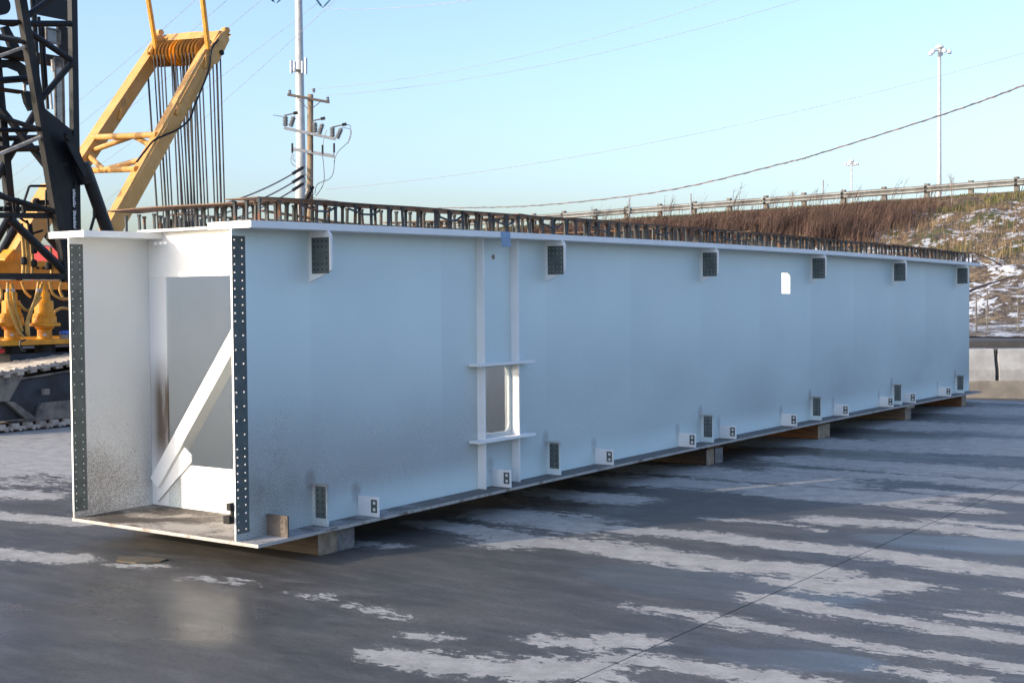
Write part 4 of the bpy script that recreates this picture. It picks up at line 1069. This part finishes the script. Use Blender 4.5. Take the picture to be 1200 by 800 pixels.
for x0, x1 in zip(gx[:-1:2], gx[2::2]):
    b = MB(); vs = []
    for xx in (x0+.06, x1-.06):
        zb = 6.70+.0176*(xx+8.7)-.40
        for dd, z in wprof: vs.append((xx, GY-.14+dd, zb+z))
        for dd, z in wprof: vs.append((xx, GY-.136+dd, zb+z))
    n = len(wprof); fs = []
    for i in range(n-1): fs += [(i,i+1,2*n+i+1,2*n+i),(n+i+1,n+i,3*n+i,3*n+i+1)]
    b.add(vs, fs); b.build('rail_beam', M['rail'], gr)
# thin marker stakes
for px, ptop, pbot, dep in ((737.5,232,262,66),(809.5,227,255,62),(964.5,211,240,64)):
    b = MB(); b.tube([at(px,pbot+20,dep), at(px,ptop,dep)], .04, 6)
    tag(b.build('marker_stake', M['steel']), {737.5:'thin grey marker stake leftmost behind the guardrail',809.5:'thin grey marker stake behind the guardrail, middle one of three',964.5:'thin grey marker stake behind the guardrail left of the small light mast'}[px], 'stake', 'stakes behind the guardrail')

# vegetation as real blades
def blades(name, n, xf, yf, hmin, hmax, wdt, lean, mat, keep=None, branch=0, crop=True):
    vs = []; fs = []; k = 0
    V = np.empty((0,3))
    xs_ = xf(n); ys_ = yf(n)
    if keep is not None:
        m = keep(xs_, ys_); xs_, ys_ = xs_[m], ys_[m]
    n = len(xs_); zs = bank_z(xs_, ys_)-.03
    h = rng.uniform(hmin, hmax, n)*(.55+.75*ndens(xs_, ys_, 1.7, 3.3))
    if crop:                                   # shorter towards the windswept crest
        zc = 5.98+.0176*(xs_+8.7); h = np.clip(np.minimum(h, zc-.16*(51.2-ys_)*.55-zs+rng.uniform(-.25,.10,n)+.5*(rng.uniform(0,1,n)>.985)), .10, None)
    a = rng.uniform(0, 2*math.pi, n)
    lx = h*(rng.normal(lean, .16, n)); ly = h*rng.normal(0, .14, n)
    wx, wy = np.cos(a)*wdt/2, np.sin(a)*wdt/2
    base = np.stack([xs_,ys_,zs],1); w3 = np.stack([wx,wy,np.zeros(n)],1)
    mid = base+np.stack([lx*.4,ly*.4,h*.55],1); tip = base+np.stack([lx,ly,h],1)
    P = np.stack([base-w3, base+w3, mid+w3*.8, mid-w3*.8, tip],1).reshape(-1,3)
    i = np.arange(n)*5
    F = [(int(j),int(j+1),int(j+2),int(j+3)) for j in i]+[(int(j+3),int(j+2),int(j+4)) for j in i]
    if branch:
        PB = []; FB = []; b0 = len(P)
        for q in range(branch):
            t = rng.uniform(.35,.95,n)[:,None]; p = base*(1-t)+tip*t; dirv = np.stack([rng.normal(.12,.12,n),rng.normal(0,.1,n),rng.uniform(.08,.28,n)],1)*(h[:,None]*.9)
            PB.append(np.stack([p-w3*.7,p+w3*.7,p+dirv],1).reshape(-1,3))
            j = b0+np.arange(n)*3+q*n*3; FB += [(int(c),int(c+1),int(c+2)) for c in j]
        P = np.concatenate([P]+PB); F += FB
    me = bpy.data.meshes.new(name); me.from_pydata(P.tolist(), [], F); me.materials.append(mat)
    o = bpy.data.objects.new(name, me); COL.objects.link(o); tag(o, kind='stuff'); return o
def ndens(x, y, s=1.0, ph=0): return .5+.25*(np.sin(x*1.1*s+ph)*np.sin(y*.9*s+1.3*ph)+np.sin(x*2.3*s-y*.7+ph)*.8)
U = lambda a, c: (lambda n: rng.uniform(a, c, n))
blades('dry_brush', 64000, U(-31,-9.5), U(38.5,50.2), .5, 1.15, .022, .18, M['stalk'], lambda x,y: (ndens(x,y) > rng.uniform(.1,.62,len(x))) & (y > 40.8+1.5*np.sin(x*.8)+1.0*np.sin(x*2.1)-1.5*(x>-16)) & (rng.uniform(0,1,len(x)) < np.clip((-9.6-x)/2.5,0,1)), 2)
blades('crest_grass', 420, U(-30,-8), U(51.2,51.7), .5, 1.25, .022, .35, M['stalk'], lambda x,y: ndens(x,y*0,1.4,2) > .62, 3, False)
blades('tan_grass', 30000, U(-30,8), U(36,51.2), .18, .5, .018, .08, M['stalk_tan'], lambda x,y: ndens(x,y,.9,1.2) > rng.uniform(.25,.75,len(x)))
blades('green_plants', 20000, U(-38,6), U(44.5,51.4), .1, .3, .05, .0, M['moss'], lambda x,y: (ndens(x,y,.7,4.1) > rng.uniform(.3,.8,len(x))) & ((x>-11.5)|(x<-24)|(y>50.4)), 1)
blades('scrub_twigs', 9000, U(-34,8), U(37,50.5), .3, .9, .016, .1, M['stalk'], lambda x,y: ndens(x,y,1.3,.4) > .45, 2)
# bare saplings
def sapling(px, ptop, pbot, y, label):
    p0, p1 = ony(px,pbot,y), ony(px+.5,ptop,y); h = (p1-p0).length
    t = thing('bare_sapling', p0, label, 'sapling', 'saplings on the bank')
    MB().tube([p0, lerp(p0,p1,.5)+Vector((.04,0,0)), p1], .035, 6, r2=.008).build('trunk', M['twig'], t)
    b = MB()
    for k in range(22):
        f = random.uniform(.25,.97); s_ = p0.lerp(p1, f); a = random.uniform(0, 6.28); l = h*.22*(1.1-f)+.12
        e = s_+Vector((math.cos(a)*l*.6, math.sin(a)*l*.6, l*.8)); b.tube([s_, e], .010, 4, r2=.004)
        for q in range(2): g = s_.lerp(e, random.uniform(.4,.9)); b.tube([g, g+Vector((random.uniform(-.15,.15),random.uniform(-.1,.1),.18))], .006, 4, r2=.003)
    b.build('branch', M['twig'], t)
sapling(1114,203,292,46.5,'tallest pale bare sapling rising past the guardrail near the light mast')
sapling(1061,246,290,46,'short bare sapling in the brown brush below the guardrail')
sapling(928,225,268,46.5,'thin bare sapling in the brown brush left of the small light mast')
# wire fence behind the barriers
fe = thing('wire_fence', at(1160,400,30), 'thin wire fence on grey steel posts in front of the snowy bank', 'fence')
fpx = [(1120,345),(1144,344),(1157,340),(1193,349),(1232,350)]
for px, pt in fpx: 
    MB().tube([at(px,408,30), at(px,pt,30)], .017, 8).build('fence_post', M['post'], fe)
MB().tube([at(1120,361,30), at(1232,361,30)], .010, 6).build('top_rail', M['post'], fe)
b = MB()
for py in (370,378,386,393): b.tube([at(1120,py,30), at(1232,py,30)], .004, 4)
for px in range(1120,1232,5): b.tube([at(px,361,30), at(px,398,30)], .003, 4)
o = b.build('fence_wire', M['post'], fe); o['kind'] = 'stuff'
# fallen branch on the bank
b = MB(); b.tube([at(1132,343,31.5), at(1150,335,33), at(1172,329,34.2), at(1190,322,35.5)], .035, 6, r2=.01); tag(b.build('fallen_branch', M['stalk']), 'dark fallen branch lying on the snow above the fence', 'branch')

# ------------------------------------------------------------------ poles, masts and wires
mono = thing('transmission_pole', at(351,420,120), 'tall pale steel transmission pole with small antennas behind the utility pole', 'steel pole')
pb, pt = at(351.5,395,120), at(350,0,120)
pb.z = -.1; top = Vector((pt.x,pt.y,46.)); rr = lambda z: .56 - .0075*z
MB().tube([Vector((pb.x,pb.y,-.1)), Vector((pt.x,pt.y,15.)), Vector((pt.x,pt.y,30.)), top], rr(0), 12, r2=rr(46)).build('shaft', M['steel_white'], mono, smooth=True)
b = MB(); c = at(350,83,120); b.lathe(c, [(.62,-.05),(.62,.05)], 12); b.build('antenna_collar', M['steel'], mono)
for dx, y0, y1 in ((-8.5,71,86),(8.5,68,87),(4.6,72,86),(-4.6,72,84)):
    q = at(350+dx,y1,119.3); MB().bar(q, at(350+dx,y0,119.3), .24, .12).build('antenna_panel', M['glass_lamp'], mono)
for dx in (-6.5,6.8): MB().tube([at(350,82,120), at(350+dx*1.3,82,119.4)], .05, 6).build('antenna_arm', M['steel'], mono)
for s_, zz in ((1,31.2),(-1,31.2),(1,37.),(-1,37.)):
    p = Vector((pt.x,pt.y,zz)); e = p + _r*(5.2*s_) + Vector((0,0,.7)); MB().tube([p, e], .22, 8, r2=.12).build('pole_arm', M['steel_white'], mono)
# V insulator strings just inside the frame
for pts in ([(367,-6),(378,9.5)],[(392,-6),(378,9.5)],[(313,-6),(322,3)],[(336,-8),(324,4)]):
    b = MB(); a, c = at(*pts[0],119.6), at(*pts[1],119.6); b.tube([a,c], .05, 6)
    for k in range(9): b.lathe(lerp(a,c,.1+.09*k), [(.05,-.03),(.13,-.03),(.05,.05)], 8, axis=(c-a))
    b.build('insulator_string', M['vinsul'], mono)
def wire(pa, pb, sag, r, mat, label, n=16, name='power_line', group='faint power lines in the sky'):
    P3 = []
    for k in range(n+1):
        t = k/n; p = lerp(pa,pb,t); p.z -= 4*sag*t*(1-t); P3.append(p)
    b = MB(); b.tube(P3, r, 5); return tag(b.build(name, M[mat]), label, 'power line', group)
V0 = at(378,9.5,119.6)
wire(V0, at(640,-14,75), .5, .024, 'far_wire', 'faint line running right from the insulators at the top of the picture')
for k, (pa, da, pb_, db) in enumerate([((-20,255),160,(330,-20),121),((-20,285),160,(372,4),121),((-20,232),150,(300,-30),110),((-20,205),150,(262,-30),110),((90,262),170,(420,-25),110)]):
    wire(at(*pa,da), at(*pb_,db), .6, .022, 'far_wire', ['faint line crossing behind the gantry towards the pale pole','lowest faint line rising left of the pale pole to its insulators','faint line rising across the sky between the black boom and gantry','uppermost faint line rising from the black boom past the gantry','faint line passing right behind the gantry ropes'][k])
wire(at(380,222,80), at(1250,48,60), 1.0, .014, 'far_wire', 'faint long line rising from the utility pole to the right edge')
wire(at(360,105,62), at(900,-20,50), .7, .010, 'far_wire', 'faint upper line leaving the utility pole crossarm towards the top')
wire(at(383,112,62), at(1000,-20,50), .7, .010, 'far_wire', 'second faint line leaving the utility pole crossarm towards the top')

up = thing('utility_pole', at(362,430,60), 'brown wooden utility pole with grey crossarms and insulators beside the pale pole', 'utility pole')
DP = 60.
ub, ut = at(362.2,400,DP), at(363.8,111,DP)
MB().tube([Vector((ub.x,ub.y,-.1)), ut], .19, 12, r2=.135).build('shaft', M['pole_wood'], up, smooth=True)
def arm(p, q, w_, mat, name='crossarm', dd=-.25): MB().bar(at(*p,DP+dd), at(*q,DP+dd), w_, w_).build(name, M[mat], up)
arm((337,111),(386,120),.11,'crossarm'); arm((333,150),(393,163),.12,'arm_grey'); arm((344,175),(391,183),.14,'arm_grey')
for p, q in (((348,114),(361,128)),((376,119),(366,127))): MB().bar(at(*p,DP-.27), at(*q,DP-.27), .03, .03).build('arm_brace', M['crossarm'], up)
def insul(px, py, h=5., k=3, r=2.2):
    sc = DP/F_PX; c = at(px,py,DP-.25); prof = []
    for j in range(k): z = h*j/k; prof += [(r*.45*sc,z*sc),(r*sc,(z+.3)*sc),(r*.9*sc,(z+h/k*.6)*sc)]
    prof.append((r*.4*sc,h*sc)); MB().lathe(c, prof, 10).build('insulator', M['ceramic'], up)
insul(339.5,110.5); insul(367.5,108.5); insul(384,118.5)
for px, py, tilt in ((334.5,148,0),(340.5,148.5,4),(369,155.5,0),(374,157,4),(389.5,160.5,0),(395,162.5,5)):
    a = at(px,py,DP-.28); c = at(px+tilt,py-12,DP-.28); b = MB(); b.tube([a,c], .07, 8)
    for k in range(6): b.lathe(lerp(a,c,.10+.15*k), [(.07,-.04),(.135,0),(.07,.04)], 10, axis=(c-a))
    b.build('cutout_insulator', M['ceramic'], up)
for px, py in ((342,134),(374,140.5),(399,147.5)):
    MB().bar(at(px-9,py+1.5,DP-.3), at(px+5,py-1.5,DP-.3), .06, .05).build('switch_blade', M['crossarm'], up); MB().bar(at(px+2,py-1,DP-.3), at(px+7,py-2,DP-.3), .14, .12).build('switch_head', M['black_dusty'], up)
for pts in ([(378,182),(380,205),(378,218),(370,230)],[(391,178),(392,190),(388,208),(372,216),(369,228)],[(383,152),(379,165),(378,182)],[(399,150),(411,152),(409,165),(396,178),(391,190)],[(333,137),(320,135)],[(344,175),(341,190),(352,200),(364,224)],[(352,196),(358,204),(366,210)],[(404,146),(411,149),(408,168)],
            [(345,181),(343,186),(347,190)]):
    MB().tube(spline([at(*q,DP-.3) for q in pts]), .018, 6).build('jumper_wire', M['wire'], up)
for px, py in ((342.5,172),(378,174),(391.5,172),(366,172)): MB().tube([at(px,py-4,DP-.3), at(px,py+7,DP-.3)], .045, 8).build('cable_terminal', M['black_dusty'], up)
for py in (220,228): MB().lathe(at(362.5,py,DP), [(.20,0),(.20,.06)], 12).build('pole_band', M['steel'], up)
MB().tube([at(357.5,235,DP-.2), at(366.5,218,DP-.2)], .10, 8).build('cable_guard', M['black_dusty'], up)
# service cables dropping left from the utility pole
for k, (p, q) in enumerate([((357,195),(200,252)),((357,205),(200,264)),((357,214),(200,276))]):
    wire(at(*p,DP), at(*q,46), .35, .035, 'cable', ['uppermost dark service cable dropping left from the utility pole','middle dark service cable dropping left from the utility pole','lowest dark service cable dropping left from the utility pole'][k], name='service_cable', group='service cables left of the utility pole')
    a, c = at(*p,DP), at(*q,46); MB().tube([lerp(a,c,.02)-Vector((0,0,.03)), lerp(a,c,.11)-Vector((0,0,.13))], .075, 8).build('cable_sleeve', M['black_dusty'], up)
# heavy twisted cable crossing the sky
pp = [(366,232,60),(450,243,54),(540,243.5,49),(640,240,44),(780,223.5,38),(920,191,33),(960,180,32),(1100,136,28.5),(1200,100,26.5),(1290,62,25),(1700,-150,18),(2300,-520,13)]
P3 = [at(*q) for q in pp]; Q3 = []
for i in range(len(P3)-1):
    a0, a1, a2, a3 = P3[max(i-1,0)], P3[i], P3[i+1], P3[min(i+2,len(P3)-1)]
    for k in range(8):
        t = k/8; Q3.append(.5*((2*a1)+(a2-a0)*t+(2*a0-5*a1+4*a2-a3)*t*t+(3*a1-a0-3*a2+a3)*t**3))
b = MB(); b.tube(Q3, .016, 6)
H3 = []
for i in range(len(Q3)-1):
    for k in range(4):
        t = k/4; p = lerp(Q3[i],Q3[i+1],t); a = (i*4+k)*1.05; H3.append(p+Vector((0,math.cos(a)*.018,math.sin(a)*.018)))
b.tube(H3, .010, 4); tag(b.build('overhead_cable', M['cable']), 'thick twisted dark cable sagging across the sky to the right edge', 'cable')

def mast(px, ptop, D, r, label, sc=1.0, n=5):
    base = at(px,345,D); base.z = 0; p = at(px,ptop,D); hi = Vector((base.x,base.y,p.z))
    t = thing('light_mast', base, label, 'light mast', 'high light masts beyond the guardrail')
    MB().tube([base, hi], r, 12, r2=r*.62).build('shaft', M['steel_white'], t, smooth=True)
    u = D/F_PX*sc
    MB().lathe(hi, [(1.5*u,-8*u),(2*u,-5*u),(5*u,-3*u),(5*u,-1.8*u),(3*u,.2*u),(.5*u,.8*u)], 14).build('head_cap', M['glass_lamp'], t)
    for k in range(n):
        a = 2*math.pi*k/n+.5; e = hi+Vector((math.cos(a)*11*u, math.sin(a)*11*u, -7*u))
        MB().tube([hi+Vector((0,0,-6*u)), e], .55*u, 6).build('lamp_arm', M['steel'], t)
        MB().lathe(e, [(2.6*u,-3.2*u),(2.8*u,-1*u),(1.6*u,1.6*u),(.5*u,2*u)], 12).build('lamp_head', M['glass_lamp'], t)
mast(1100.5,55,150,.30,'tall light mast with ring of lamps standing behind the guardrail at right')
mast(998,188,260,.22,'small distant light mast low over the guardrail, left of the tall one',.62,6)
print('objects', len(bpy.data.objects), 'tris', sum(len(m.polygons) for m in bpy.data.meshes))
